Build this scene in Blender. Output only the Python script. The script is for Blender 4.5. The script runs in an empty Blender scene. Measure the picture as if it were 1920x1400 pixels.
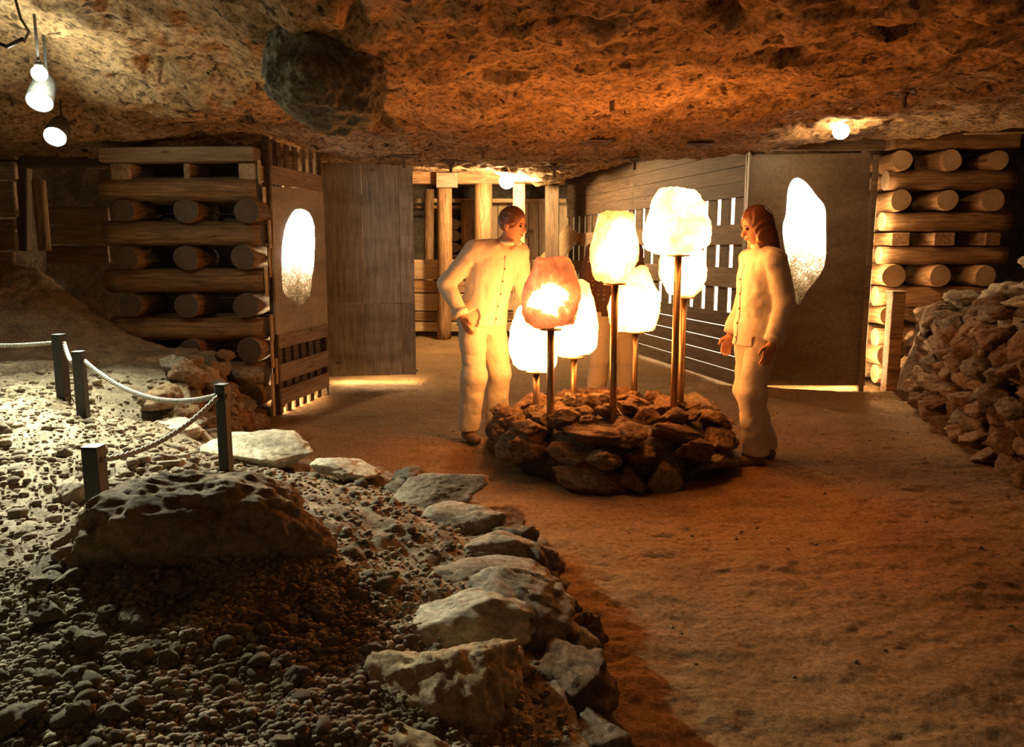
import bpy, bmesh, math, random
import numpy as np
from mathutils import Vector, Matrix, Quaternion

# ------------------------------------------------------------------ camera, world, exposure
SC = bpy.context.scene
COL = SC.collection
FPX, PITCH, CAMH = 1500.0, math.atan(235 / 1500.0), 1.42
cam_d = bpy.data.cameras.new('camera')
cam_d.sensor_fit = 'HORIZONTAL'; cam_d.sensor_width = 36.0; cam_d.lens = 36.0 * FPX / 1920.0
cam_d.clip_start = 0.05; cam_d.clip_end = 200
cam = bpy.data.objects.new('camera', cam_d); COL.objects.link(cam)
cam.location = (0, 0, CAMH); cam.rotation_euler = (math.pi / 2 - PITCH, 0, 0)
SC.camera = cam
world = bpy.data.worlds.new('warm_fill'); SC.world = world; world.use_nodes = True
world.node_tree.nodes['Background'].inputs[0].default_value = (1.0, 0.64, 0.34, 1)
world.node_tree.nodes['Background'].inputs[1].default_value = 0.12  # warm ambient fill added for the foreground, entering at the open rear
SC.view_settings.view_transform = 'Standard'; SC.view_settings.look = 'None'
SC.view_settings.gamma = 1.0; SC.view_settings.use_curve_mapping = False
SC.view_settings.exposure = 0.22
# strengths of everything that gives off light
SALT = 72.0            # salt block radiance
FLOOD = 7500.0          # white ceiling floodlights on the left
BULB_L = 420.0         # small bare bulb above the floodlights
BULB_R = 190.0         # bulb under the ceiling on the right
BULB_B = 1100.0         # bulb far at the back
LED = 170.0             # warm LED tubes behind the panels
BACKLIGHT = 5.0        # added glowing panel behind the slats
CRYSTAL = 6.0          # lit crystal windows
FLOOD_COL = (0.95, 1.0, 0.74); WARM_COL = (1.0, 0.66, 0.32); SALT_COL = (1.0, 0.35, 0.07)

rnd = random.Random(7)
R = math.radians

# ------------------------------------------------------------------ pixel helpers (real depth is always given)
CP, SP = math.cos(PITCH), math.sin(PITCH)
def ray(px, py):
    u = (px - 960) / FPX; v = (700 - py) / FPX
    return Vector((u, CP + v * SP, -SP + v * CP))
def at(px, py, Y):
    d = ray(px, py); t = Y / d.y
    return Vector((d.x * t, Y, CAMH + d.z * t))
def atz(px, py, z=0.0):
    d = ray(px, py); t = (z - CAMH) / d.z
    return Vector((d.x * t, d.y * t, z))
def atplane(px, py, p, n):
    d = ray(px, py); o = Vector((0, 0, CAMH))
    t = (p - o).dot(n) / d.dot(n)
    return o + d * t

# ------------------------------------------------------------------ noise
def _hash(ix, iy, iz, seed):
    h = (ix.astype(np.uint32) * np.uint32(374761393) + iy.astype(np.uint32) * np.uint32(668265263)
         + iz.astype(np.uint32) * np.uint32(2147483647) + np.uint32((seed * 974711) & 0xffffffff))
    h = (h ^ (h >> np.uint32(13))) * np.uint32(1274126177)
    h = h ^ (h >> np.uint32(16))
    return (h & np.uint32(0xffffff)).astype(np.float64) / float(0xffffff)
def vnoise(p, seed=0):
    p = np.asarray(p, float)
    i = np.floor(p).astype(np.int64); f = p - i
    f = f * f * f * (f * (f * 6 - 15) + 10)
    x, y, z = i[:, 0], i[:, 1], i[:, 2]
    out = 0
    for dx in (0, 1):
        wx = f[:, 0] if dx else 1 - f[:, 0]
        for dy in (0, 1):
            wy = f[:, 1] if dy else 1 - f[:, 1]
            for dz in (0, 1):
                wz = f[:, 2] if dz else 1 - f[:, 2]
                out = out + wx * wy * wz * _hash(x + dx, y + dy, z + dz, seed)
    return out * 2 - 1
def fbm(p, octv=4, seed=0, gain=0.5, lac=2.03, ridge=False):
    p = np.asarray(p, float); a = 1.0; s = 0; tot = 0
    for k in range(octv):
        n = vnoise(p, seed + k * 17)
        if ridge: n = 1 - 2 * np.abs(n)
        s = s + a * n; tot += a; a *= gain; p = p * lac + 3.7
    return s / tot
def sstep(a, b, x):
    t = np.clip((x - a) / (b - a), 0, 1)
    return t * t * (3 - 2 * t)

# ------------------------------------------------------------------ object helpers
def tag(o, label=None, cat=None, group=None, kind=None):
    if label: o['label'] = label
    if cat: o['category'] = cat
    if group: o['group'] = group
    if kind: o['kind'] = kind
    return o
def empty(name, loc=(0, 0, 0), rz=0.0, label=None, cat=None, group=None):
    o = bpy.data.objects.new(name, None); COL.objects.link(o)
    o.location = loc; o.rotation_euler = (0, 0, rz); o.empty_display_size = 0.1
    return tag(o, label, cat, group)
def link(name, me, parent=None, mat=None, smooth=False):
    o = bpy.data.objects.new(name, me); COL.objects.link(o)
    if parent is not None: o.parent = parent
    if mat is not None:
        for m in (mat if isinstance(mat, (list, tuple)) else [mat]):
            if len(me.materials) < (len(mat) if isinstance(mat, (list, tuple)) else 1): me.materials.append(m)
    if smooth: me.polygons.foreach_set('use_smooth', [True] * len(me.polygons))
    return o
def pymesh(name, verts, faces):
    me = bpy.data.meshes.new(name)
    if isinstance(faces, np.ndarray):
        n, k = faces.shape; vs = np.ascontiguousarray(verts, dtype=np.float32)
        me.vertices.add(len(vs)); me.vertices.foreach_set('co', vs.ravel())
        me.loops.add(n * k); me.loops.foreach_set('vertex_index', np.ascontiguousarray(faces, dtype=np.int32).ravel())
        me.polygons.add(n); me.polygons.foreach_set('loop_start', np.arange(0, n * k, k, dtype=np.int32))
        me.update(calc_edges=True); me.validate(); return me
    me.from_pydata([tuple(v) for v in np.asarray(verts).tolist()], [], [tuple(f) for f in (faces.tolist() if isinstance(faces, np.ndarray) else faces)])
    me.update(); return me
def place(o, p, q=None, s=None):
    o.location = p
    if q is not None: o.rotation_mode = 'QUATERNION'; o.rotation_quaternion = q
    if s is not None: o.scale = s
    return o
def box_bm(bm, sx, sy, sz, c=(0, 0, 0), bev=0.0, taper=None):
    r = bmesh.ops.create_cube(bm, size=1.0)
    vs = r['verts']
    for v in vs:
        v.co = Vector((v.co.x * sx + c[0], v.co.y * sy + c[1], v.co.z * sz + c[2]))
    if bev > 0:
        es = list({e for v in vs for e in v.link_edges})
        bmesh.ops.bevel(bm, geom=es, offset=bev, segments=1, affect='EDGES', profile=0.5)
def bm_mesh(bm, name):
    me = bpy.data.meshes.new(name); bm.normal_update(); bm.to_mesh(me); bm.free(); return me
_boxes = {}
def box(name, parent, mat, size, c, q=None, bev=0.004):
    """a board: its own mesh centred on its own origin, longest axis along local X or as given"""
    bm = bmesh.new(); box_bm(bm, size[0], size[1], size[2], (0, 0, 0), min(bev, min(size) * 0.3))
    o = link(name, bm_mesh(bm, name), parent, mat)
    return place(o, c, q)
def tube_mesh(name, pts, rad, seg=12, caps=True):
    pts = [Vector(p) for p in pts]; n = len(pts)
    rads = rad if isinstance(rad, (list, tuple)) else [rad] * n
    V = []; Fc = []; ref = Vector((0, 0, 1))
    for i, p in enumerate(pts):
        t = (pts[min(i + 1, n - 1)] - pts[max(i - 1, 0)]).normalized()
        if abs(t.dot(ref)) > 0.95: ref = Vector((1, 0, 0))
        a = t.cross(ref).normalized(); b = a.cross(t).normalized()
        for k in range(seg):
            th = 2 * math.pi * k / seg
            V.append(p + (a * math.cos(th) + b * math.sin(th)) * rads[i])
    for i in range(n - 1):
        for k in range(seg):
            k2 = (k + 1) % seg
            Fc.append((i * seg + k, i * seg + k2, (i + 1) * seg + k2, (i + 1) * seg + k))
    if caps:
        Fc.append(tuple(range(seg - 1, -1, -1))); Fc.append(tuple((n - 1) * seg + k for k in range(seg)))
    me = bpy.data.meshes.new(name); me.from_pydata([tuple(v) for v in V], [], Fc); me.update()
    for i, pl in enumerate(me.polygons): pl.use_smooth = i < (n - 1) * seg
    return me
def lathe_mesh(name, prof, seg=20):
    V = []; Fc = []; n = len(prof)
    for r, z in prof:
        for k in range(seg):
            th = 2 * math.pi * k / seg; V.append((r * math.cos(th), r * math.sin(th), z))
    for i in range(n - 1):
        for k in range(seg):
            k2 = (k + 1) % seg
            Fc.append((i * seg + k, i * seg + k2, (i + 1) * seg + k2, (i + 1) * seg + k))
    Fc.append(tuple(range(seg - 1, -1, -1))); Fc.append(tuple((n - 1) * seg + k for k in range(seg)))
    me = bpy.data.meshes.new(name); me.from_pydata(V, [], Fc); me.update()
    for i, pl in enumerate(me.polygons): pl.use_smooth = i < (n - 1) * seg
    return me
def xform(me, M): me.transform(M); return me

# ------------------------------------------------------------------ materials
def new_mat(name):
    m = bpy.data.materials.new(name); m.use_nodes = True
    nt = m.node_tree; b = nt.nodes['Principled BSDF']
    return m, nt, b
def N(nt, t, **kw):
    n = nt.nodes.new(t)
    for k, v in kw.items():
        if k in n.inputs: n.inputs[k].default_value = v
        else: setattr(n, k, v)
    return n
def ramp(nt, fac, stops):
    r = nt.nodes.new('ShaderNodeValToRGB'); e = r.color_ramp.elements
    while len(e) < len(stops): e.new(0.5)
    for i, (p, c) in enumerate(stops):
        e[i].position = p; e[i].color = (*c, 1) if len(c) == 3 else c
    nt.links.new(fac, r.inputs[0]); return r.outputs[0]
def coords(nt, scale=(1, 1, 1), rand=True):
    tc = nt.nodes.new('ShaderNodeTexCoord'); mp = nt.nodes.new('ShaderNodeMapping')
    mp.inputs['Scale'].default_value = scale
    nt.links.new(tc.outputs['Object'], mp.inputs['Vector'])
    if rand:
        oi = nt.nodes.new('ShaderNodeObjectInfo'); mu = nt.nodes.new('ShaderNodeMath'); mu.operation = 'MULTIPLY'
        mu.inputs[1].default_value = 40.0; nt.links.new(oi.outputs['Random'], mu.inputs[0])
        nt.links.new(mu.outputs[0], mp.inputs['Location'])
    return mp.outputs['Vector'], tc
def mix(nt, a, b, f, mode='MIX'):
    m = nt.nodes.new('ShaderNodeMix'); m.data_type = 'RGBA'; m.blend_type = mode
    for s, v in ((m.inputs[0], f), (m.inputs[6], a), (m.inputs[7], b)):
        if hasattr(v, 'is_linked'): nt.links.new(v, s)
        elif isinstance(v, (int, float)): s.default_value = v
        else: s.default_value = (*v, 1)
    return m.outputs[2]
def bump(nt, b, h, strength, dist, prev=None):
    bp = nt.nodes.new('ShaderNodeBump'); bp.inputs['Strength'].default_value = strength; bp.inputs['Distance'].default_value = dist
    nt.links.new(h, bp.inputs['Height'])
    if prev is not None: nt.links.new(prev, bp.inputs['Normal'])
    nt.links.new(bp.outputs[0], b.inputs['Normal']); return bp.outputs[0]
def noise(nt, v, scale, detail=6, rough=0.6, dist=0.0):
    n = N(nt, 'ShaderNodeTexNoise', Scale=scale, Detail=detail, Roughness=rough, Distortion=dist)
    nt.links.new(v, n.inputs['Vector']); return n.outputs[0]
def voro(nt, v, scale, feature='F1', rnd_=1.0):
    n = nt.nodes.new('ShaderNodeTexVoronoi'); n.feature = feature; n.inputs['Scale'].default_value = scale
    n.inputs['Randomness'].default_value = rnd_
    nt.links.new(v, n.inputs['Vector']); return n

def rock_mat(name, dark, mid, light, scale=4.0, bs=0.9, bd=0.02, rough=0.92, pit=True, world_=False, vein=0.0):
    m, nt, b = new_mat(name)
    v, tc = coords(nt, (1, 1, 1), not world_)
    n1 = noise(nt, v, scale, 8, 0.65, 0.3)
    c = ramp(nt, n1, [(0.28, dark), (0.5, mid), (0.72, light)])
    n2 = noise(nt, v, scale * 9, 4, 0.7)
    c = mix(nt, c, ramp(nt, n2, [(0.35, (0.45, 0.42, 0.38)), (0.65, (1.25, 1.2, 1.12))]), 0.75, 'MULTIPLY')
    if pit:
        vo = voro(nt, v, scale * 5)
        c = mix(nt, c, ramp(nt, vo.outputs['Distance'], [(0.05, (0.45, 0.4, 0.36)), (0.22, (1, 1, 1))]), 0.6, 'MULTIPLY')
    if vein:
        w = N(nt, 'ShaderNodeTexWave', Scale=scale * 0.7, Distortion=9.0, Detail=4.0)
        nt.links.new(v, w.inputs['Vector'])
        c = mix(nt, c, ramp(nt, w.outputs[1], [(0.0, (0.6, 0.56, 0.5)), (0.25, (1, 1, 1))]), vein, 'MULTIPLY')
    nt.links.new(c, b.inputs['Base Color']); b.inputs['Roughness'].default_value = rough
    b.inputs['Specular IOR Level'].default_value = 0.25
    h = noise(nt, v, scale * 3.0, 10, 0.68, 0.2)
    p = bump(nt, b, h, bs, bd)
    bump(nt, b, noise(nt, v, scale * 22, 5, 0.7), bs * 0.6, bd * 0.18, p)
    return m

def wood_mat(name, dark, mid, light, grain=(1.2, 14, 14), rough=0.72, bs=0.35, knots=True):
    m, nt, b = new_mat(name)
    v, tc = coords(nt, grain)
    n1 = noise(nt, v, 3.0, 7, 0.62, 0.6)
    c = ramp(nt, n1, [(0.3, dark), (0.5, mid), (0.7, light)])
    v2, _ = coords(nt, (0.6, 2.2, 2.2))
    n2 = noise(nt, v2, 2.2, 4, 0.55)
    c = mix(nt, c, ramp(nt, n2, [(0.32, (0.55, 0.5, 0.45)), (0.6, (1.1, 1.08, 1.05))]), 0.7, 'MULTIPLY')
    if knots:
        v3, _ = coords(nt, (1.6, 4.5, 4.5)); vo = voro(nt, v3, 1.3)
        c = mix(nt, c, ramp(nt, vo.outputs['Distance'], [(0.03, (0.25, 0.17, 0.1)), (0.10, (1, 1, 1))]), 0.8, 'MULTIPLY')
    oi = nt.nodes.new('ShaderNodeObjectInfo')
    c = mix(nt, c, ramp(nt, oi.outputs['Random'], [(0.0, (0.72, 0.7, 0.68)), (1.0, (1.15, 1.12, 1.1))]), 0.8, 'MULTIPLY')
    nt.links.new(c, b.inputs['Base Color']); b.inputs['Roughness'].default_value = rough
    b.inputs['Specular IOR Level'].default_value = 0.3
    bump(nt, b, n1, bs, 0.006)
    return m
def ring_mat(name, dark, light):
    m, nt, b = new_mat(name)
    v, tc = coords(nt, (1, 1, 1), False)
    w = nt.nodes.new('ShaderNodeTexWave'); w.wave_type = 'RINGS'; w.rings_direction = 'X'
    w.inputs['Scale'].default_value = 22; w.inputs['Distortion'].default_value = 2.2; w.inputs['Detail'].default_value = 3
    nt.links.new(v, w.inputs['Vector'])
    c = ramp(nt, w.outputs[1], [(0.0, dark), (0.75, light)])
    n = noise(nt, v, 9, 5, 0.6)
    c = mix(nt, c, ramp(nt, n, [(0.3, (0.6, 0.55, 0.5)), (0.6, (1.08, 1.06, 1.04))]), 0.7, 'MULTIPLY')
    nt.links.new(c, b.inputs['Base Color']); b.inputs['Roughness'].default_value = 0.8
    bump(nt, b, w.outputs[1], 0.25, 0.004)
    return m
def plain_mat(name, col, rough=0.5, metal=0.0, nscale=30, namp=0.25, bs=0.15):
    m, nt, b = new_mat(name)
    v, _ = coords(nt)
    n = noise(nt, v, nscale, 5, 0.6)
    lo = tuple(x * (1 - namp) for x in col); hi = tuple(min(1, x * (1 + namp)) for x in col)
    nt.links.new(ramp(nt, n, [(0.3, lo), (0.7, hi)]), b.inputs['Base Color'])
    b.inputs['Roughness'].default_value = rough; b.inputs['Metallic'].default_value = metal
    if bs: bump(nt, b, n, bs, 0.003)
    return m
def glow_mat(name, col, strength):
    m = bpy.data.materials.new(name); m.use_nodes = True; nt = m.node_tree; nt.nodes.clear()
    o = nt.nodes.new('ShaderNodeOutputMaterial'); e = nt.nodes.new('ShaderNodeEmission')
    e.inputs[0].default_value = (*col, 1); e.inputs[1].default_value = strength
    nt.links.new(e.outputs[0], o.inputs[0]); return m

M_STONE = rock_mat('grey_brown_stone', (0.12, 0.10, 0.075), (0.29, 0.24, 0.18), (0.50, 0.43, 0.34), 5.0, 1.0, 0.02)
M_RED = rock_mat('reddish_stone', (0.09, 0.05, 0.03), (0.26, 0.165, 0.10), (0.46, 0.33, 0.22), 5.0, 1.0, 0.025)
M_REDLIT = rock_mat('lamplit_red_stone', (0.14, 0.08, 0.045), (0.38, 0.245, 0.145), (0.60, 0.45, 0.30), 5.0, 1.0, 0.025)  # reddish stone lightened to carry lamplight on the wall and ledge
M_PALE = rock_mat('pale_limestone', (0.30, 0.26, 0.20), (0.48, 0.43, 0.34), (0.66, 0.61, 0.50), 4.0, 0.9, 0.02, vein=0.35)
M_GOLDLIT = rock_mat('golden_lit_limestone', (0.28, 0.20, 0.11), (0.54, 0.42, 0.26), (0.76, 0.63, 0.42), 5.0, 1.0, 0.03, vein=0.5)  # golden light worked into the limestone colour
M_DARKROCK = rock_mat('dark_conglomerate', (0.07, 0.06, 0.05), (0.17, 0.15, 0.12), (0.30, 0.27, 0.22), 5.0, 1.0, 0.03)
M_SOIL = rock_mat('loose_soil', (0.13, 0.10, 0.07), (0.27, 0.22, 0.155), (0.42, 0.355, 0.26), 7.0, 1.0, 0.02, world_=True)
M_PEBBLE = rock_mat('pebble_stone', (0.11, 0.085, 0.055), (0.23, 0.185, 0.125), (0.38, 0.32, 0.23), 9.0, 0.8, 0.01)
M_WALL = rock_mat('cave_wall_rock', (0.06, 0.05, 0.04), (0.16, 0.13, 0.10), (0.28, 0.23, 0.17), 3.0, 1.0, 0.05, world_=True)
def ceiling_mat():
    m, nt, b = new_mat('cave_ceiling_rock')
    v, _ = coords(nt, (1, 1, 1), False)
    n1 = noise(nt, v, 2.2, 9, 0.68, 0.05)
    c = ramp(nt, n1, [(0.3, (0.24, 0.15, 0.08)), (0.5, (0.57, 0.36, 0.185)), (0.7, (0.76, 0.53, 0.32))])
    n2 = noise(nt, v, 24, 6, 0.75)
    c = mix(nt, c, ramp(nt, n2, [(0.38, (0.22, 0.19, 0.16)), (0.56, (1.15, 1.12, 1.08))]), 0.85, 'MULTIPLY')
    n3 = noise(nt, v, 11.0, 3, 0.55, 0.1)           # dark pebbles bedded in the rock
    c = mix(nt, c, ramp(nt, n3, [(0.34, (0.14, 0.13, 0.12)), (0.39, (1, 1, 1))]), 0.9, 'MULTIPLY')
    vs_ = voro(nt, v, 26.0); n5 = noise(nt, v, 3.0, 3, 0.5)
    sp_c = ramp(nt, vs_.outputs['Distance'], [(0.16, (0.2, 0.18, 0.16)), (0.28, (1, 1, 1))])
    c = mix(nt, c, sp_c, ramp(nt, n5, [(0.40, (0, 0, 0)), (0.62, (0.8, 0.8, 0.8))]), 'MULTIPLY')
    nt.links.new(c, b.inputs['Base Color']); b.inputs['Roughness'].default_value = 0.95
    b.inputs['Specular IOR Level'].default_value = 0.15
    p = bump(nt, b, noise(nt, v, 7.0, 12, 0.74, 0.0), 1.0, 0.12)
    bump(nt, b, noise(nt, v, 45, 5, 0.7), 0.8, 0.012, p)
    return m
M_CEIL = ceiling_mat()
def floor_mat():
    m, nt, b = new_mat('trodden_sand')
    v, _ = coords(nt, (1, 1, 1), False)
    n1 = noise(nt, v, 1.1, 6, 0.6)
    c = ramp(nt, n1, [(0.3, (0.25, 0.145, 0.06)), (0.55, (0.37, 0.22, 0.095)), (0.75, (0.46, 0.29, 0.14))])
    n2 = noise(nt, v, 42, 6, 0.8)
    c = mix(nt, c, ramp(nt, n2, [(0.34, (0.42, 0.38, 0.34)), (0.6, (1.15, 1.13, 1.1))]), 0.85, 'MULTIPLY')
    vo = voro(nt, v, 16)
    n4 = noise(nt, v, 5, 3, 0.5)
    nt.links.new(c, b.inputs['Base Color']); b.inputs['Roughness'].default_value = 0.88
    b.inputs['Specular IOR Level'].default_value = 0.3
    p = bump(nt, b, noise(nt, v, 9.0, 8, 0.70), 1.0, 0.06)
    p = bump(nt, b, noise(nt, v, 38, 5, 0.7), 1.0, 0.02, p)
    bump(nt, b, n2, 0.8, 0.006, p)
    return m
M_FLOOR = floor_mat()
M_LOG = wood_mat('peeled_log', (0.10, 0.052, 0.022), (0.27, 0.15, 0.065), (0.43, 0.26, 0.12), bs=0.6)
M_DARKLOG = wood_mat('dark_log', (0.06, 0.035, 0.018), (0.19, 0.115, 0.055), (0.32, 0.20, 0.10), bs=0.7)  # darker log tone for the left crib
M_LOGEND = ring_mat('log_end_grain', (0.30, 0.19, 0.10), (0.50, 0.35, 0.20))
M_SHADEDEND = ring_mat('shaded_log_end', (0.035, 0.025, 0.018), (0.085, 0.062, 0.043))  # end grain darkened for the shade on the left crib's front
M_BOARD = wood_mat('rough_board', (0.16, 0.11, 0.07), (0.28, 0.20, 0.13), (0.38, 0.29, 0.20), bs=0.45)
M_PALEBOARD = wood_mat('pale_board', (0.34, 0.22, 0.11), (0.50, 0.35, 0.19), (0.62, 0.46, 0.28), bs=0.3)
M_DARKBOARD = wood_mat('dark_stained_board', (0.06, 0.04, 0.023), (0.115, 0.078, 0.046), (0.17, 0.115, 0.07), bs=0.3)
M_DOOR = wood_mat('weathered_grey_board', (0.17, 0.17, 0.16), (0.28, 0.285, 0.27), (0.38, 0.385, 0.36), grain=(12, 12, 1.0), bs=0.3)
M_PLY = wood_mat('brown_plywood', (0.33, 0.26, 0.16), (0.42, 0.33, 0.21), (0.49, 0.39, 0.25), grain=(9, 9, 0.9), bs=0.12, knots=False, rough=0.5)
M_PLYDARK = wood_mat('dark_plywood', (0.09, 0.065, 0.042), (0.13, 0.095, 0.06), (0.165, 0.12, 0.08), grain=(9, 9, 0.9), bs=0.12, knots=False, rough=0.45)
M_BLACK = plain_mat('black_powder_coat', (0.011, 0.011, 0.012), 0.6, 0.0, 60, 0.3)
M_BRONZE = plain_mat('bronzed_steel_tube', (0.30, 0.20, 0.12), 0.38, 0.85, 40, 0.2, 0.05)
M_ROPE = plain_mat('braided_rope', (0.24, 0.23, 0.20), 0.75, 0.0, 120, 0.25)
M_IRON = plain_mat('rusty_iron', (0.12, 0.075, 0.05), 0.75, 0.4, 60, 0.4)
M_HOUSING = plain_mat('lamp_housing', (0.10, 0.10, 0.10), 0.4, 0.6)
M_CLOTH = plain_mat('cream_cotton', (0.52, 0.48, 0.42), 0.9, 0.0, 60, 0.08, 0.3)
M_CLOTH2 = plain_mat('pale_khaki_cotton', (0.47, 0.42, 0.34), 0.9, 0.0, 60, 0.1, 0.3)
M_SKIN = plain_mat('skin', (0.40, 0.19, 0.12), 0.55, 0.0, 50, 0.08, 0.1)
M_HAIR = plain_mat('auburn_hair', (0.12, 0.045, 0.022), 0.45, 0.0, 90, 0.4, 0.3)
M_SHOE = plain_mat('brown_shoe', (0.16, 0.09, 0.05), 0.6)
M_EYE = plain_mat('dark_eye', (0.03, 0.02, 0.015), 0.2, 0, 30, 0.1, 0)
M_LIP = plain_mat('lip', (0.42, 0.16, 0.11), 0.5, 0, 30, 0.1, 0)
def dotted_mat():
    m, nt, b = new_mat('dark_dotted_cotton')
    v, _ = coords(nt, (1, 1, 1), False)
    vo = voro(nt, v, 26, 'F1', 0.0)
    c = ramp(nt, vo.outputs['Distance'], [(0.16, (0.45, 0.33, 0.2)), (0.2, (0.07, 0.035, 0.02))])
    nt.links.new(c, b.inputs['Base Color']); b.inputs['Roughness'].default_value = 0.85
    return m
M_DOTTED = dotted_mat()

# ------------------------------------------------------------------ rock shapes
_ico = {}
def ico(sub):
    if sub not in _ico:
        bm = bmesh.new(); bmesh.ops.create_icosphere(bm, subdivisions=sub, radius=1.0)
        V = np.array([v.co[:] for v in bm.verts]); V /= np.linalg.norm(V, axis=1)[:, None]
        bm.verts.ensure_lookup_table()
        Fc = np.array([[v.index for v in f.verts] for f in bm.faces]); bm.free(); _ico[sub] = (V, Fc)
    return _ico[sub]
def rock_verts(seed, sub=4, planes=14, facet=0.75, rough=0.10, nscale=1.6, octv=5, ridge=0.0, boxy=0.0):
    """unit-size boulder: a sphere cut by random planes, worn and roughened"""
    r = np.random.RandomState(seed); V, Fc = ico(sub)
    n = r.normal(size=(planes, 3)); n /= np.linalg.norm(n, axis=1)[:, None]
    d = r.uniform(0.50, 0.95, planes)
    dots = V @ n.T
    rad = np.where(dots > 0.05, d[None, :] / np.maximum(dots, 0.05), 9.0)
    k = 34.0
    rad = np.minimum(rad, 3)
    m = -np.log(np.exp(-k * rad).sum(1) + np.exp(-k * 1.08)) / k
    rr = facet * m + (1 - facet) * 0.85
    if boxy:
        a4 = (np.abs(V) ** 4).sum(1) ** -0.25; rr = rr * ((1 - boxy) + boxy * a4)
    P = V * rr[:, None]
    off = r.uniform(-50, 50, 3)
    nz = fbm(P * nscale + off, octv, seed, 0.55)
    P = P * (1 + rough * nz)[:, None]
    if ridge:
        P = P * (1 + ridge * fbm(P * nscale * 2.2 + off, 4, seed + 5, 0.55, ridge=True))[:, None]
    mx = np.abs(P).max(0)
    return P / mx, Fc
_variants = {}
def rock_var(kind, i, mat):
    key = (kind, i, mat.name)
    if key not in _variants:
        V, Fc = rock_verts(100 + i * 31 + len(kind) * 7, {'stone': 4, 'pebble': 2}[kind], 13 if kind == 'stone' else 10,
                           1.0 if kind == 'stone' else 0.8, 0.25, 1.9, 5, 0.16 if kind == 'stone' else 0)
        me = pymesh(kind + '_shape', V, Fc); me.materials.append(mat)
        me.polygons.foreach_set('use_smooth', [kind == 'pebble'] * len(me.polygons))
        if kind == 'stone': me.polygons.foreach_set('use_smooth', [True] * len(me.polygons))
        _variants[key] = me
    return _variants[key]
def rquat(r, tilt=0.35):
    a = Quaternion((0, 0, 1), r.uniform(0, 6.283))
    ax = Vector((r.uniform(-1, 1), r.uniform(-1, 1), 0.01)).normalized()
    return Quaternion(ax, r.uniform(-tilt, tilt)) @ a
def stone(parent, p, size, mat, r, tilt=0.35, kind='stone', name='stone', nvar=10, q=None):
    o = bpy.data.objects.new(name, rock_var(kind, r.randrange(nvar), mat)); COL.objects.link(o)
    if parent is not None: o.parent = parent
    place(o, p, q or rquat(r, tilt), size); return o

# ------------------------------------------------------------------ floor and ceiling
def grid_mesh(name, x0, x1, y0, y1, step, zf, cx=None, cy=None):
    gx = cx if cx is not None else np.linspace(x0, x1, int((x1 - x0) / step) + 1)
    gy = cy if cy is not None else np.linspace(y0, y1, int((y1 - y0) / step) + 1)
    nx, ny = len(gx), len(gy)
    X, Y = np.meshgrid(gx, gy, indexing='ij')
    xf, yf = X.ravel(), Y.ravel(); Z = zf(xf, yf)
    V = np.stack([xf, yf, Z], 1)
    i = np.arange(nx * ny).reshape(nx, ny)
    Fc = np.stack([i[:-1, :-1].ravel(), i[1:, :-1].ravel(), i[1:, 1:].ravel(), i[:-1, 1:].ravel()], 1)
    return V, Fc
def segdist(x, y, pts):
    """distance to a polyline, and its left/right sign"""
    best = np.full(x.shape, 1e9); side = np.zeros(x.shape); tt = np.zeros(x.shape); L = len(pts) - 1
    for k in range(L):
        ax, ay = pts[k]; bx, by = pts[k + 1]; dx, dy = bx - ax, by - ay
        t = np.clip(((x - ax) * dx + (y - ay) * dy) / (dx * dx + dy * dy), 0, 1)
        ex, ey = x - ax - t * dx, y - ay - t * dy; d = np.hypot(ex, ey)
        s = dx * ey - dy * ex; m = d < best
        best = np.where(m, d, best); side = np.where(m, np.sign(s), side); tt = np.where(m, (k + t) / L, tt)
    return best, side, tt
RIDGE = [(1.75, 8.15), (2.3, 7.95), (2.9, 7.62), (3.5, 7.55), (3.8, 7.62), (4.05, 7.75)]
def floor_z(x, y):
    p = np.stack([x, y, x * 0], 1)
    z = 0.02 * fbm(p * 1.1, 3, 3) + 0.016 * fbm(p * np.array([3.5, 7.0, 1]), 4, 9) + 0.010 * fbm(p * np.array([9, 15, 1]), 4, 4, 0.6) - 0.010 * sstep(0.25, 0.6, fbm(p * np.array([7, 11, 1]) + 3, 3, 14)) + 0.004 * fbm(p * 45, 2, 15)
    d, s, t = segdist(x, y, RIDGE)
    z = z + (0.055 + 0.02 * fbm(p * 3.0, 3, 21)) * np.exp(-(d / 0.09) ** 2)
    return z
V, Fc = grid_mesh('floor', 0, 0, 0, 0, 0, floor_z, np.concatenate([np.arange(-5.5, -0.8, 0.06), np.arange(-0.8, 3.9, 0.016), np.arange(3.9, 7.0, 0.06)]),
    np.concatenate([np.arange(-1.0, 1.9, 0.06), np.arange(1.9, 6.0, 0.014), np.arange(6.0, 9.0, 0.025), np.arange(9.0, 15.5, 0.07)]))
floor = tag(link('floor', pymesh('floor', V, Fc), None, M_FLOOR, True), kind='structure')

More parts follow.
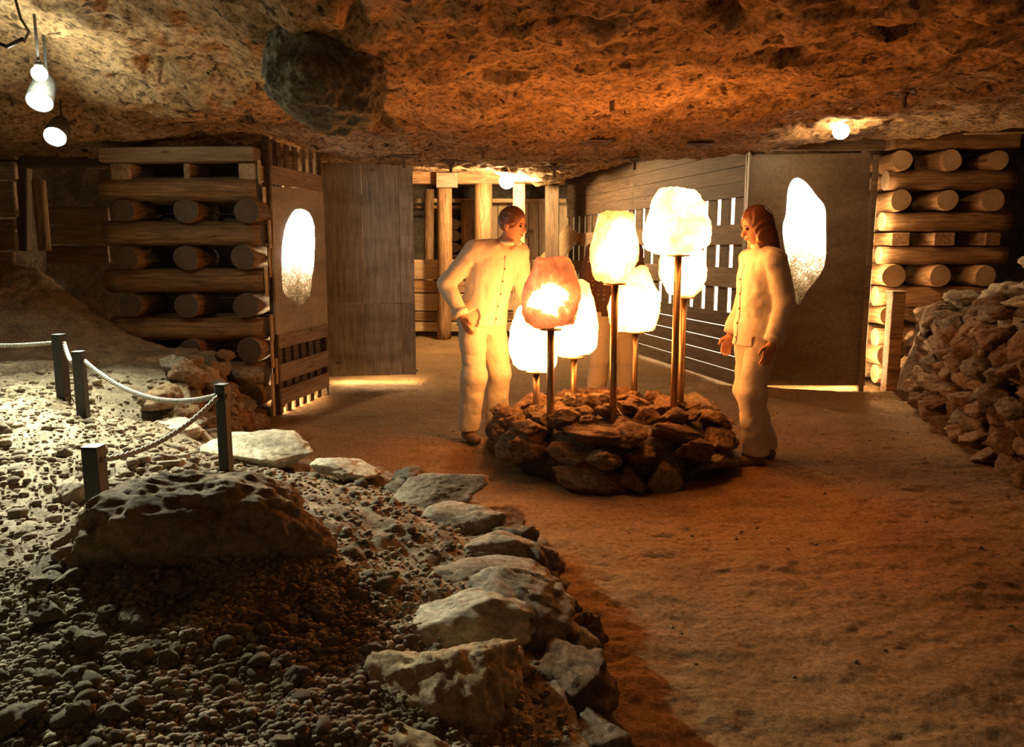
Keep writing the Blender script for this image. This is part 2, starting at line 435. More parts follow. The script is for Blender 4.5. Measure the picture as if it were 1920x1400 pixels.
def ceil_base(x, y):
    z = 2.28 + 0.072 * np.maximum(y - 8.3, 0) + 0.055 * np.maximum(x - 0.6, 0) - 0.015 * np.maximum(-x - 1.5, 0)
    z = z + 0.16 * sstep(4.6, 3.2, y)
    z = z + 0.30 * sstep(-0.6, -2.0, x) * sstep(5.5, 4.7, y) + 0.12 * sstep(-2.2, -3.0, x) * sstep(6.3, 5.7, y)
    z = z - 0.20 * np.exp(-((x - 0.55) ** 2 / 0.5 + (y - 11.6) ** 2 / 0.9))
    return z
def ceil_z(x, y):
    p = np.stack([x, y, x * 0], 1)
    z = ceil_base(x, y)
    z = z + 0.07 * fbm(p * 0.9, 3, 31) + 0.05 * fbm(p * np.array([2.2, 3.4, 1]), 4, 33, ridge=True)
    near = 0.35 + 0.65 * sstep(5.0, 3.3, y)
    z = z + near * 0.075 * fbm(p * np.array([5.0, 6.5, 1]), 5, 37, 0.6, ridge=True) + 0.02 * fbm(p * 14, 3, 39)
    pits = fbm(p * 4.2 + 7, 2, 41)
    z = z + 0.10 * sstep(0.38, 0.62, pits)
    return z
V, Fc = grid_mesh('ceiling', -5.6, 7.0, -0.5, 15.5, 0.036, ceil_z)
# a thick slab of rock, not a sheet: skirt and top
ceiling = tag(link('ceiling', pymesh('ceiling', V, Fc[:, ::-1]), None, M_CEIL, True), kind='structure')
sol = ceiling.modifiers.new('thickness', 'SOLIDIFY'); sol.thickness = -0.5; sol.offset = 1.0

def rock_wall(name, path, z0, z1, seed, amp=0.22, lean=0.0):
    L = 0; pts = [Vector(p) for p in path]; segs = []
    for a, b in zip(pts, pts[1:]):
        n = max(2, int((b - a).length / 0.07))
        for k in range(n): segs.append(a.lerp(b, k / n))
    segs.append(pts[-1]); nz = int((z1 - z0) / 0.07)
    V = []
    for i, p in enumerate(segs):
        t = (segs[min(i + 1, len(segs) - 1)] - segs[max(i - 1, 0)]).normalized(); nrm = Vector((-t.y, t.x))
        for k in range(nz + 1):
            V.append((p.x, p.y, z0 + (z1 - z0) * k / nz, nrm.x, nrm.y))
    V = np.array(V); P = V[:, :3].copy()
    d = amp * fbm(P * 1.3, 5, seed, 0.55) + 0.4 * amp * fbm(P * 4, 3, seed + 4, ridge=True)
    h = (P[:, 2] - z0) / (z1 - z0)
    P[:, 0] += V[:, 3] * (d + lean * h); P[:, 1] += V[:, 4] * (d + lean * h)
    i = np.arange(len(P)).reshape(len(segs), nz + 1)
    Fc = np.stack([i[:-1, :-1].ravel(), i[1:, :-1].ravel(), i[1:, 1:].ravel(), i[:-1, 1:].ravel()], 1)
    o = tag(link(name, pymesh(name, P, Fc), None, M_WALL, True), kind='structure')
    return o
rock_wall('wall_left', [(-4.6, -1.0), (-4.7, 3.5), (-4.9, 5.5), (-5.3, 8.0), (-4.6, 9.6), (-2.4, 10.0), (-1.9, 11.5), (-2.3, 15.3)], -0.2, 2.75, 51)
rock_wall('wall_right', [(6.4, 15.3), (6.2, 9.5), (5.9, 8.0), (6.0, 5.0), (5.6, -1.0)], -0.2, 3.0, 57)
rock_wall('wall_back', [(-2.6, 15.0), (2.0, 14.9), (6.5, 15.1)], -0.2, 3.2, 61)

# ------------------------------------------------------------------ the mound on the left
EDGE = [(0.50, 0.2), (0.33, 1.5), (0.17, 2.3), (0.13, 2.9), (0.05, 3.3), (-0.15, 3.68), (-0.6, 4.02), (-1.05, 4.32), (-1.5, 4.66), (-1.9, 4.95), (-2.08, 5.3), (-2.1, 6.2), (-2.3, 6.42), (-3.4, 6.6), (-5.5, 7.4)]
def mound_z(x, y, detail=True):
    x = np.asarray(x, float); y = np.asarray(y, float)
    d, s, t = segdist(x, y, EDGE)
    sd = d * s                                   # positive inside (left of the path)
    eh = np.interp(t * (len(EDGE) - 1), [0, 1, 3, 5, 7, 8, 9.2, 10, 14], [0.24, 0.23, 0.22, 0.19, 0.16, 0.18, 0.32, 0.52, 0.7])
    inner = 0.46 + 0.045 * (y - 2.5)
    z = eh + (np.maximum(inner, eh) - eh) * sstep(-0.05, 1.15, sd)
    z = z + 0.60 * sstep(5.3, 6.8, y) * sstep(-2.75, -4.1, x)
    z = z + 0.10 * np.exp(-((x + 1.0) ** 2 / 0.25 + (y - 2.35) ** 2 / 0.10))     # heap under the big boulder
    z = np.where(sd > 0, z, -0.1)
    edge = sstep(-0.02, 0.10, sd)
    z = -0.12 + (z + 0.12) * edge
    if detail:
        p = np.stack([x, y, x * 0], 1)
        z = z + edge * (0.035 * fbm(p * 3.0, 4, 71) + 0.024 * fbm(p * 11, 4, 73, 0.62) + 0.010 * fbm(p * 36, 2, 75, ridge=True))
    return z
V, Fc = grid_mesh('earth_mound', -5.2, 0.62, 0.3, 7.6, 0.02, mound_z)
keep = (V[Fc].max(1)[:, 2] > -0.09); Fc = Fc[keep]
mound = tag(link('earth_mound', pymesh('earth_mound', V, Fc), None, M_SOIL, True), kind='structure')
mound['label'] = 'bank of dark loose soil and rubble filling the left foreground'
def mz(x, y): return float(mound_z(np.array([x]), np.array([y]))[0])
def onmound(px, py):
    d = ray(px, py); t = 0.8
    while t < 9:
        p = Vector((d.x * t, d.y * t, CAMH + d.z * t))
        if p.z < mz(p.x, p.y): return p
        t += 0.015
    return atz(px, py, 0.4)

# rubble: the larger stones one by one, the gravel as stuff
rr = random.Random(11)
cnt = 0
for k in range(5000):
    if cnt >= 300: break
    u = rr.random()
    if u < 0.50: x, y = rr.gauss(-0.80, 0.33), rr.gauss(1.86, 0.22); s = rr.choice([0.012, 0.014, 0.016, 0.02, 0.026, 0.034])
    elif u < 0.62: x, y = rr.uniform(-1.35, -0.9), rr.uniform(1.5, 2.4); s = rr.choice([0.02, 0.028, 0.036, 0.045])
    elif u < 0.80: x, y = rr.uniform(-3.2, -1.0), rr.uniform(2.6, 4.3); s = rr.choice([0.018, 0.025, 0.035, 0.05])
    else: x, y = rr.uniform(-1.5, -0.1), rr.uniform(2.3, 3.5); s = rr.choice([0.012, 0.016, 0.022, 0.03])
    if y < 1.25: continue
    d, sg, _ = segdist(np.array([x]), np.array([y]), EDGE)
    if sg[0] < 0 or d[0] < 0.2: continue
    if (x + 0.97) ** 2 / 0.17 + (y - 2.38) ** 2 / 0.06 < 1: continue
    sz = (s * rr.uniform(0.9, 1.5), s * rr.uniform(0.8, 1.1), s * rr.uniform(0.6, 0.9))
    stone(mound, (x, y, mz(x, y) + sz[2] * 0.35), sz, M_PEBBLE if rr.random() < 0.8 else M_STONE, rr, 0.5, 'stone' if s > 0.03 else 'pebble')
    cnt += 1
def scatter(name, parent, n, sampler, smin, smax, mat, zf, seed):
    r = np.random.RandomState(seed); VV = []; FF = []; base = 0
    sets = [rock_verts(900 + i, 1, 8, 0.7, 0.2, 1.5, 2) for i in range(6)]
    X, Y = sampler(r, n); Z = zf(X, Y)
    S = smin * (smax / smin) ** (r.random(len(X)) ** 2.2)
    A = r.uniform(0, 6.283, len(X))
    for i in range(len(X)):
        P, F_ = sets[i % 6]
        c, s = math.cos(A[i]), math.sin(A[i])
        Q = P * np.array([S[i] * 1.15, S[i] * 0.95, S[i] * 0.75])
        Q = np.stack([Q[:, 0] * c - Q[:, 1] * s + X[i], Q[:, 0] * s + Q[:, 1] * c + Y[i], Q[:, 2] + Z[i] + S[i] * 0.3], 1)
        VV.append(Q); FF.append(F_ + base); base += len(Q)
    me = pymesh(name, np.concatenate(VV), np.concatenate(FF))
    o = link(name, me, parent, mat, True); o['kind'] = 'stuff'; return o
def mound_sampler(r, n):
    a = int(n * 0.55)
    x = np.concatenate([r.normal(-0.75, 0.42, a), r.uniform(-3.4, 0.0, n - a)])
    y = np.concatenate([r.normal(1.75, 0.33, a), r.uniform(1.2, 4.9, n - a)])
    d, s, _ = segdist(x, y, EDGE)
    k = (s > 0) & (d > 0.12) & (y > 1.1)
    return x[k], y[k]
scatter('gravel', mound, 42000, mound_sampler, 0.0026, 0.0135, M_PEBBLE, lambda x, y: mound_z(x, y), 5)
def clod_sampler(r, n):
    x = r.uniform(-4.0, -0.2, n); y = r.uniform(2.3, 5.4, n); d, s, _ = segdist(x, y, EDGE)
    k = (s > 0) & (d > 0.2) & ~((x + 0.97) ** 2 / 0.2 + (y - 2.42) ** 2 / 0.08 < 1)
    return x[k], y[k]
scatter('clods', mound, 2400, clod_sampler, 0.008, 0.034, M_SOIL, lambda x, y: mound_z(x, y), 8)
def floor_sampler(r, n):
    x = r.uniform(-0.5, 3.6, n); y = r.uniform(2.0, 8.0, n)
    d, s, _ = segdist(x, y, EDGE); k = s < 0
    return x[k], y[k]
scatter('grit', floor, 420, floor_sampler, 0.003, 0.012, M_PEBBLE, floor_z, 6)

# ------------------------------------------------------------------ single boulders
def boulder(name, seed, p, half, mat, label, cat='rock', rz=0.0, tilt=(0, 0), sub=5, group=None, facet=0.95, rough=0.16, ridge=0.08, planes=15, boxy=0.0):
    V, Fc = rock_verts(seed, sub, planes, facet, rough, 1.7, 6, ridge, boxy)
    V = V * np.array(half)
    # weathering relief in real units
    nrm = V / np.linalg.norm(V, axis=1)[:, None]
    V = V + nrm * (0.010 * fbm(V * 14 + seed, 4, seed + 3, 0.6) + 0.006 * fbm(V * 34, 3, seed + 9, 0.6, ridge=True))[:, None]
    o = link(name, pymesh(name, V, Fc), None, mat, True)
    o.location = p; o.rotation_euler = (tilt[0], tilt[1], rz)
    return tag(o, label, cat, group)
M_BOULDER = rock_mat('brown_boulder', (0.13, 0.09, 0.06), (0.26, 0.19, 0.13), (0.38, 0.30, 0.21), 4.0, 1.0, 0.03)
boulder('boulder', 204, (-0.97, 2.42, 0.50), (0.44, 0.26, 0.24), M_BOULDER, 'big rounded brown boulder, largest on the soil bank', 'boulder', 0.10, (0.05, 0.03), 6, planes=30, facet=0.35, rough=0.20, boxy=0.30)
def pxrock(name, box_, Y, thick, depth, mat, label, seed, rz=0.0, tilt=(0, 0), cat='rock', lift=0.0, sub=5, **k):
    """box_ = pixel box of the rock as seen; Y its distance"""
    x0, y0, x1, y1 = box_
    a = at(x0, (y0 + y1) / 2, Y); b = at(x1, (y0 + y1) / 2, Y); w = (b - a).length / 2
    c = (a + b) / 2; top = at((x0 + x1) / 2, y0, Y + depth * 0.4).z
    k.setdefault('group', 'rocks lying on and along the soil bank')
    return boulder(name, seed, (c.x, Y, top - thick + lift), (w, depth, thick), mat, label, cat, rz, tilt, sub, **k)
pxrock('boulder', (615, 1200, 1010, 1400), 1.92, 0.17, 0.25, M_GOLDLIT, 'large golden-lit limestone boulder at the bottom of the stone edging', 311, 0.35, (0.30, 0.12), 'boulder', sub=6, lift=0.04, boxy=0.5)
pxrock('rock_slab', (725, 1105, 1015, 1235), 2.26, 0.075, 0.17, M_PALE, 'broad pale flat slab just above the golden-lit boulder', 322, 0.15, (0.30, 0.10), sub=5)
pxrock('boulder', (850, 1072, 1105, 1215), 2.42, 0.115, 0.20, M_STONE, 'wedge shaped grey rock overhanging the path behind the pale slab', 333, -0.4, (0.12, 0.22), sub=5)
pxrock('rock_slab', (760, 1045, 1070, 1130), 2.70, 0.06, 0.17, M_STONE, 'long thin slab in the middle of the stone edging', 344, 0.1, (0.1, 0.08), sub=5)
pxrock('boulder', (815, 978, 1050, 1090), 2.98, 0.10, 0.16, M_STONE, 'blocky dark grey rock at the outer bend of the stone edging', 355, 0.2, (0.1, 0.05), sub=5)
pxrock('boulder', (790, 935, 990, 1020), 3.30, 0.085, 0.15, M_STONE, 'rounded grey rock facing the round stone heap across the path', 366, 0.1, (0.1, 0.05), sub=5)
pxrock('rock_slab', (715, 885, 920, 975), 3.62, 0.06, 0.16, M_STONE, 'tilted grey slab lying in front of the dark path', 377, 0.3, (0.2, -0.12), sub=5)
pxrock('rock_slab', (580, 850, 722, 905), 4.0, 0.06, 0.15, M_PALE, 'small pale rock between two slabs at the far end of edging', 388, 0.0, (0.12, 0.0), sub=5)
pxrock('rock_slab', (385, 812, 615, 900), 4.32, 0.075, 0.19, M_PALE, 'large pale rock lying right behind the right-hand rope post', 399, -0.1, (0.18, 0.06), sub=5)
pxrock('rock_slab', (735, 872, 800, 915), 3.95, 0.05, 0.08, M_DARKROCK, 'small black rock wedged at the edge of the path', 402, 0.0, (0.1, 0.0), sub=4)
pxrock('rock_slab', (250, 780, 392, 845), 4.75, 0.07, 0.20, M_PALE, 'pale flat rock behind the sagging rope between posts', 413, -0.2, (0.12, 0.0), sub=5)
pxrock('rock_slab', (150, 760, 330, 800), 5.0, 0.045, 0.12, M_PALE, 'long narrow pale slab at foot of the paired rope posts', 424, 0.05, (0.05, 0.0), sub=5)
pxrock('boulder', (108, 885, 170, 965), 2.95, 0.09, 0.08, M_STONE, 'upright grey lump beside the front rope post', 435, 0.4, (0.1, 0.2), sub=4)
pxrock('boulder', (285, 858, 345, 900), 3.35, 0.05, 0.055, M_STONE, 'lone small grey rock on the soil under the front rope', 446, 0.2, (0.1, 0.1), sub=4)
pxrock('boulder', (658, 895, 688, 925), 3.75, 0.035, 0.035, M_DARKROCK, 'tiny dark lump sitting on the tilted slab by the path', 457, 0.2, (0.1, 0.1), sub=3)
pxrock('boulder', (0, 1235, 62, 1310), 1.75, 0.05, 0.06, M_STONE, 'grey rock cut by the left edge of the picture', 468, 0.2, (0.1, 0.1), sub=4)
pxrock('rock_slab', (590, 1360, 870, 1440), 1.62, 0.07, 0.12, M_GOLDLIT, 'golden-lit rock cut by the bottom edge of the picture', 479, 0.1, (0.2, 0.05), sub=5)
pxrock('rock_slab', (30, 1100, 105, 1160), 2.1, 0.035, 0.07, M_STONE, 'leaning slab of rock left of the big boulder', 490, 0.5, (0.1, -0.5), sub=4)

# stones stacked up the outside of the bank
rub = empty('retaining_wall', (0.15, 2.6, 0), 0, 'rough stacked stones facing the bank along the brown path', 'stone wall')
rr = random.Random(23)
def along(path, s):
    acc = 0
    for a, b in zip(path, path[1:]):
        a, b = Vector(a), Vector(b); L = (b - a).length
        if acc + L >= s: t = (s - acc) / L; dr = (b - a).normalized(); return a.lerp(b, t), dr
        acc += L
    return Vector(path[-1]), (Vector(path[-1]) - Vector(path[-2])).normalized()
for course, (z, h) in enumerate([(0.07, 0.11), (0.19, 0.09)]):
    s = 0.9 + 0.05 * course
    while s < 8.6:
        w = rr.uniform(0.10, 0.20); p, dr = along(EDGE, s + w)
        eh = mz(p.x - dr.y * 0.15, p.y + dr.x * 0.15)
        if z - 0.02 < eh and (s < 6.9 or True):
            n = Vector((dr.y, -dr.x)); pp = p + n * (0.03 - 0.06 * course + rr.uniform(-0.03, 0.03))
            q = Quaternion((0, 0, 1), math.atan2(dr.y, dr.x)) @ rquat(rr, 0.25) if False else Quaternion((0, 0, 1), math.atan2(dr.y, dr.x) + rr.choice([0, math.pi]) + rr.uniform(-.2, .2)) @ Quaternion((1, 0, 0), rr.uniform(-.3, .3))
            o = stone(rub, (pp.x - rub.location.x, pp.y - rub.location.y, min(z, eh - 0.02) + rr.uniform(-0.02, 0.02)), (w * 1.1, rr.uniform(0.10, 0.16), h), M_RED if rr.random() < 0.6 else M_STONE, rr, q=q)
        s += w * 1.75
# the crumbling orange-lit ledge in front of the left log stack
led = empty('rock_ledge', (-2.15, 5.4, 0), 0, 'crumbling orange-lit rock ledge in front of the left log stack', 'rock ledge')
for k in range(34):
    y = rr.uniform(4.9, 6.15); z = rr.uniform(0.05, 0.62); s = rr.uniform(0.07, 0.17)
    stone(led, (rr.uniform(-0.08, 0.10) - (0.12 if z > 0.5 else 0), y - 5.4, z), (s * 1.1, s, s * rr.uniform(0.6, 0.9)), M_REDLIT if rr.random() < 0.7 else M_STONE, rr)

# ------------------------------------------------------------------ rock hanging from the ceiling
hb = boulder('hanging_boulder', 512, (-0.93, 4.12, 2.26), (0.32, 0.28, 0.29), M_DARKROCK, 'massive dark boulder bulging down from the cave ceiling', 'boulder', 0.2, (0.0, 0.0), 6, planes=30, facet=0.3, rough=0.2, ridge=0.10)
me = hb.data
for v in me.vertices:                              # narrower towards the tip, tip to the right
    t = max(0.0, (0.10 - v.co.z) / 0.40)
    v.co.x = v.co.x * (1 - 0.14 * t) + 0.04 * t; v.co.y *= (1 - 0.12 * t)
    if v.co.z > 0.05: v.co.z = 0.05 + (v.co.z - 0.05) * 1.5

# rock bolts with plates
def rock_bolt(px, py, Y, label, s=1.0, rod=0.10):
    x = at(px, py, Y).x
    zc = float(ceil_z(np.array([x]), np.array([Y]))[0])
    e = empty('rock_bolt', (x, Y, zc - 0.015), rr.uniform(0, 3), label, 'rock bolt', 'rock bolts in the cave ceiling')
    bm = bmesh.new(); box_bm(bm, 0.24 * s, 0.24 * s, 0.012, (0, 0, 0), 0.004); pt_ = link('plate', bm_mesh(bm, 'plate'), e, M_IRON)
    link('washer', lathe_mesh('washer', [(0.055 * s, -0.004), (0.05 * s, -0.02), (0.025 * s, -0.035)]), pt_, M_IRON)
    link('rod', lathe_mesh('rod', [(0.016, 0.1), (0.016, -rod), (0.013, -rod - 0.005)]), e, M_IRON)
for px, py, Y, lb in [(757, 283, 7.6, 'rusty rock bolt in the ceiling above the grey door'), (845, 288, 8.3, 'rusty rock bolt left of the far bulb'),
                      (905, 266, 7.2, 'rusty rock bolt nearest above the far bulb'), (1040, 292, 8.6, 'rusty rock bolt right of the far bulb'),
                      (1118, 262, 7.0, 'rusty rock bolt above the middle salt lamp'), (1190, 293, 8.5, 'rusty rock bolt above the slatted partition'),
                      (1313, 270, 7.4, 'rusty rock bolt above the tallest salt lamp'), (1148, 186, 5.3, 'lone dark bolt stub in the middle of ceiling'),
                      (1695, 188, 5.4, 'dark bolt stub right of the ceiling bulb')]:
    rock_bolt(px, py, Y, lb, 0.55 if 'stub' in lb else 1.0)

# ------------------------------------------------------------------ logs and boards
def log_mesh(L, r, seed, seg=20, n=12):
    q = np.random.RandomState(seed); V = []; Fc = []
    bend = q.uniform(-0.012, 0.012, 2); tap = q.uniform(-0.06, 0.06)
    ph = q.uniform(0, 6.28, 3)
    for i in range(n + 1):
        t = i / n; x = (t - 0.5) * L
        for k in range(seg):
            th = 2 * math.pi * k / seg
            rad = r * (1 + tap * (t - 0.5) + 0.035 * math.sin(2 * th + ph[0]) + 0.025 * math.sin(3 * th + ph[1] + 2 * t) + 0.02 * math.sin(9 * t + ph[2] + th))
            if i in (0, n): rad *= 0.985
            V.append((x, rad * math.cos(th) + bend[0] * math.sin(math.pi * t), rad * math.sin(th) + bend[1] * math.sin(math.pi * t)))
    for i in range(n):
        for k in range(seg):
            k2 = (k + 1) % seg; Fc.append((i * seg + k, (i + 1) * seg + k, (i + 1) * seg + k2, i * seg + k2))
    me = bpy.data.meshes.new('log'); b0 = len(V)
    V.append((-L / 2 - 0.002, 0, 0)); V.append((L / 2 + 0.002, 0, 0))
    for k in range(seg):
        k2 = (k + 1) % seg
        Fc.append((b0, k, k2)); Fc.append((b0 + 1, n * seg + k2, n * seg + k))
    me.from_pydata(V, [], Fc); me.update()
    return me, n * seg
def log(parent, p0, p1, r, seed, side=None, end=None, name='log'):
    p0, p1 = Vector(p0), Vector(p1); d = p1 - p0
    me, ns = log_mesh(d.length, r, seed)
    me.materials.append(side or M_LOG); me.materials.append(end or M_LOGEND)
    for i, pl in enumerate(me.polygons):
        pl.use_smooth = i < ns; pl.material_index = 0 if i < ns else 1
    o = bpy.data.objects.new(name, me); COL.objects.link(o); o.parent = parent
    q = Vector((1, 0, 0)).rotation_difference(d.normalized()) @ Quaternion((1, 0, 0), (seed * 1.7) % 6.28)
    return place(o, (p0 + p1) / 2 - (parent.location if parent else Vector()), q)
def beam(parent, p0, p1, w, h, mat, name='beam', bev=0.01, roll=0.0):
    """squared timber from p0 to p1, w across, h up"""
    p0, p1 = Vector(p0), Vector(p1); d = p1 - p0; L = d.length; x = d.normalized()
    up = Vector((0, 0, 1)) if abs(x.z) < 0.9 else Vector((0, -1, 0))
    y = up.cross(x).normalized(); z = x.cross(y)
    q = Matrix((x, y, z)).transposed().to_quaternion() @ Quaternion((1, 0, 0), roll)
    return box(name, parent, mat, (L, w, h), (p0 + p1) / 2 - (parent.location if parent else Vector()), q, bev)

# left log stack ---------------------------------------------------
YL = 6.5
crL = empty('log_crib', at(345, 790, YL).xy.to_3d(), 0, 'dark log crib stack beneath the two white floodlights', 'log stack')
sd = 1
for py, x0, x1 in [(357, 195, 487), (438, 200, 495), (527, 207, 500), (615, 215, 500), (700, 220, 500), (785, 222, 505)]:
    a, b = at(x0, py, YL + 0.12), at(x1, py, YL + 0.12); sd += 1
    log(crL, a, b, 0.098, sd, M_DARKLOG, M_SHADEDEND)
    a2, b2 = at(x0, py, YL + 0.12), at(x1, py, YL + 0.12)
    log(crL, a + Vector((0, 0.30, 0)), b + Vector((-0.02, 0.30, 0)), 0.095, sd + 40, M_DARKLOG, M_SHADEDEND)
for py, xs in [(395, (230, 347, 462)), (483, (238, 347, 455)), (573, (245, 350, 460)), (657, (250, 355, 467)), (743, (255, 360, 472))]:
    for px in xs:
        a = at(px, py, YL - 0.03); sd += 1
        log(crL, a, a + Vector((0, 0.5, 0)), 0.096 + 0.006 * math.sin(sd * 2.1), sd, M_DARKLOG, M_SHADEDEND)
beam(crL, at(195, 292, YL + 0.1), at(482, 290, YL + 0.1), 0.2, 0.115, M_BOARD)
beam(crL, at(195, 292, YL + 0.38), at(470, 292, YL + 0.38), 0.2, 0.1, M_BOARD)
for px, w in ((225, 0.16), (349, 0.05), (463, 0.14)):
    a = at(px, 321, YL + 0.05); beam(crL, a, a + Vector((0, 0.45, 0)), w, 0.13, M_BOARD, 'block')
for k, (py0, py1) in enumerate([(300, 345), (350, 380), (412, 465), (455, 520), (500, 555), (590, 640), (620, 690), (672, 720), (700, 780), (752, 790)]):
    x = -2.015 + 0.012 * (k % 3); y = 6.56 + 0.055 * (k % 4)
    z1, z0 = at(495, py0, y).z, max(0.02, at(495, py1, y).z)
    box('lath', crL, M_PALEBOARD, (0.018, 0.045, z1 - z0), Vector((x, y, (z0 + z1) / 2)) - crL.location)
for k in range(9):
    box('light_block_back', crL, M_DARKBOARD, (1.26, 0.02, 0.235), Vector((-2.665, 7.07, 0.15 + 0.24 * k)) - crL.location)  # added dark boards, keep tube light out of the crib gaps
    box('light_block_side', crL, M_DARKBOARD, (0.02, 0.62, 0.235), Vector((-2.045, 7.39, 0.15 + 0.24 * k)) - crL.location)  # added beside them to block the tube sideways
# right log stack ---------------------------------------------------
YR = 8.0
crR = empty('log_crib', at(1770, 735, YR).xy.to_3d(), 0, 'honey coloured log crib stack above the right stone wall', 'log stack')
for py, x0, x1 in [(338, 1660, 1897), (415, 1653, 1888), (478, 1647, 1882), (555, 1640, 1880), (632, 1640, 1875), (700, 1640, 1870)]:
    a, b = at(x0, py, YR + 0.12), at(x1, py, YR + 0.12); sd += 1
    log(crR, a, b, 0.098 if py != 478 else 0.085, sd)
    log(crR, a + Vector((0.03, 0.33, 0)), b + Vector((0, 0.33, 0)), 0.095, sd + 40)
for py, xs, rr_ in [(300, (1692, 1785, 1872), 0.1), (375, (1690, 1778, 1862), 0.112), (517, (1676, 1763, 1848), 0.112), (592, (1668, 1757, 1845), 0.105), (666, (1662, 1752, 1842), 0.105)]:
    for px in xs:
        a = at(px, py, YR - 0.06); sd += 1
        log(crR, a, a + Vector((0, 0.55, 0)), rr_ * (0.95 + 0.06 * math.sin(sd * 1.3)), sd)
for px, w in ((1689, 0.22), (1771, 0.25), (1862, 0.19)):
    a = at(px, 448, YR - 0.02); beam(crR, a, a + Vector((0, 0.5, 0)), w * 0.85, 0.125, M_LOG, 'block')
beam(crR, at(1667, 266, YR + 0.05), at(1902, 264, YR + 0.05), 0.22, 0.15, M_LOG)
beam(crR, at(1668, 266, YR + 0.36), at(1902, 264, YR + 0.36), 0.22, 0.14, M_LOG)
beam(crR, at(1640, 246, YR - 0.05), at(1760, 232, YR - 0.05), 0.16, 0.06, M_BOARD, 'wedge')
beam(crR, at(1735, 245, YR + 0.05), at(1830, 242, YR + 0.05), 0.12, 0.09, M_LOG, 'wedge')
beam(crR, at(1820, 240, YR + 0.0), at(1908, 243, YR + 0.0), 0.16, 0.11, M_BOARD, 'wedge')
beam(crR, at(1800, 252, YR - 0.02), at(1912, 251, YR - 0.02), 0.2, 0.02, M_PALEBOARD, 'shim')
for k in range(10):
    box('light_block_back', crR, M_DARKBOARD, (1.42, 0.02, 0.235), Vector((4.36, 8.62, 0.15 + 0.24 * k)) - crR.location)  # added dark backing so the gaps between logs stay dark
# square post in front of it
pa = atz(1670, 727, 0.0); pa.y = 7.72
po = empty('timber_post', (at(1670, 700, 7.72).x, 7.72, 0), 0, 'short square timber post in front of the honey coloured logs', 'post')
zt = at(1670, 547, 7.72).z
box('shaft', po, M_LOG, (0.125, 0.13, zt + 0.05), (0, 0, zt / 2 - 0.025), None, 0.008)
box('cap', po, M_PALEBOARD, (0.15, 0.15, 0.012), (0, 0, zt + 0.006), None, 0.003)

# ------------------------------------------------------------------ cut-out panels with lit crystals
def plate_with_hole(name, outer, hole, thick):
    cu = bpy.data.curves.new(name, 'CURVE'); cu.dimensions = '2D'; cu.fill_mode = 'BOTH'; cu.extrude = thick / 2
    for pts in (outer, hole):
        sp = cu.splines.new('POLY'); sp.points.add(len(pts) - 1); sp.use_cyclic_u = True
        for i, (a, b) in enumerate(pts): sp.points[i].co = (a, b, 0, 1)
    ob = bpy.data.objects.new('tmp', cu); COL.objects.link(ob)
    dg = bpy.context.evaluated_depsgraph_get(); me = bpy.data.meshes.new_from_object(ob.evaluated_get(dg)); me.name = name
    bpy.data.objects.remove(ob); bpy.data.curves.remove(cu)
    for p in me.polygons: p.use_smooth = False
    return me
def smooth_poly(pts, n=4):
    out = []; m = len(pts)
    for i in range(m):
        p0, p1, p2, p3 = (Vector(pts[(i + k - 1) % m]) for k in range(4))
        for k in range(n):
            t = k / n
            out.append(tuple(0.5 * ((2 * p1) + (p2 - p0) * t + (2 * p0 - 5 * p1 + 4 * p2 - p3) * t * t + (3 * p1 - p0 - 3 * p2 + p3) * t ** 3)))
    return out
def crystal_mat(name, zlo, zhi, grain_top, strength):
    """backlit salt slab: clear and white above, packed brown grains below (local Y runs up the slab)"""
    m = bpy.data.materials.new(name); m.use_nodes = True; nt = m.node_tree; nt.nodes.clear()
    out = nt.nodes.new('ShaderNodeOutputMaterial')
    tc = nt.nodes.new('ShaderNodeTexCoord'); sx = nt.nodes.new('ShaderNodeSeparateXYZ'); nt.links.new(tc.outputs['Object'], sx.inputs[0])
    mr = N(nt, 'ShaderNodeMapRange'); mr.inputs['From Min'].default_value = zlo; mr.inputs['From Max'].default_value = grain_top
    nt.links.new(sx.outputs[1], mr.inputs['Value'])
    n1 = noise(nt, tc.outputs['Object'], 70, 4, 0.75)
    n2 = noise(nt, tc.outputs['Object'], 9, 3, 0.6)
    def madd(x_, k_, y_):
        q_ = nt.nodes.new('ShaderNodeMath'); q_.operation = 'MULTIPLY_ADD'; q_.inputs[1].default_value = k_
        nt.links.new(x_, q_.inputs[0])
        if hasattr(y_, 'is_linked'): nt.links.new(y_, q_.inputs[2])
        else: q_.inputs[2].default_value = y_
        return q_.outputs[0]
    mr.clamp = False
    v_ = madd(n1, 1.5, madd(n2, 0.6, madd(mr.outputs[0], 1.0, -1.02)))
    c = ramp(nt, v_, [(0.0, (0.012, 0.006, 0.002)), (0.25, (0.04, 0.02, 0.007)), (0.5, (0.13, 0.075, 0.03)), (0.75, (0.5, 0.36, 0.21)), (0.95, (1, 0.95, 0.86))])
    e = nt.nodes.new('ShaderNodeEmission'); nt.links.new(c, e.inputs[0]); e.inputs[1].default_value = strength
    g = nt.nodes.new('ShaderNodeBsdfGlossy'); g.inputs['Roughness'].default_value = 0.3
    mx = nt.nodes.new('ShaderNodeMixShader'); mx.inputs[0].default_value = 0.04
    nt.links.new(e.outputs[0], mx.inputs[1]); nt.links.new(g.outputs[0], mx.inputs[2]); nt.links.new(mx.outputs[0], out.inputs[0])
    return m
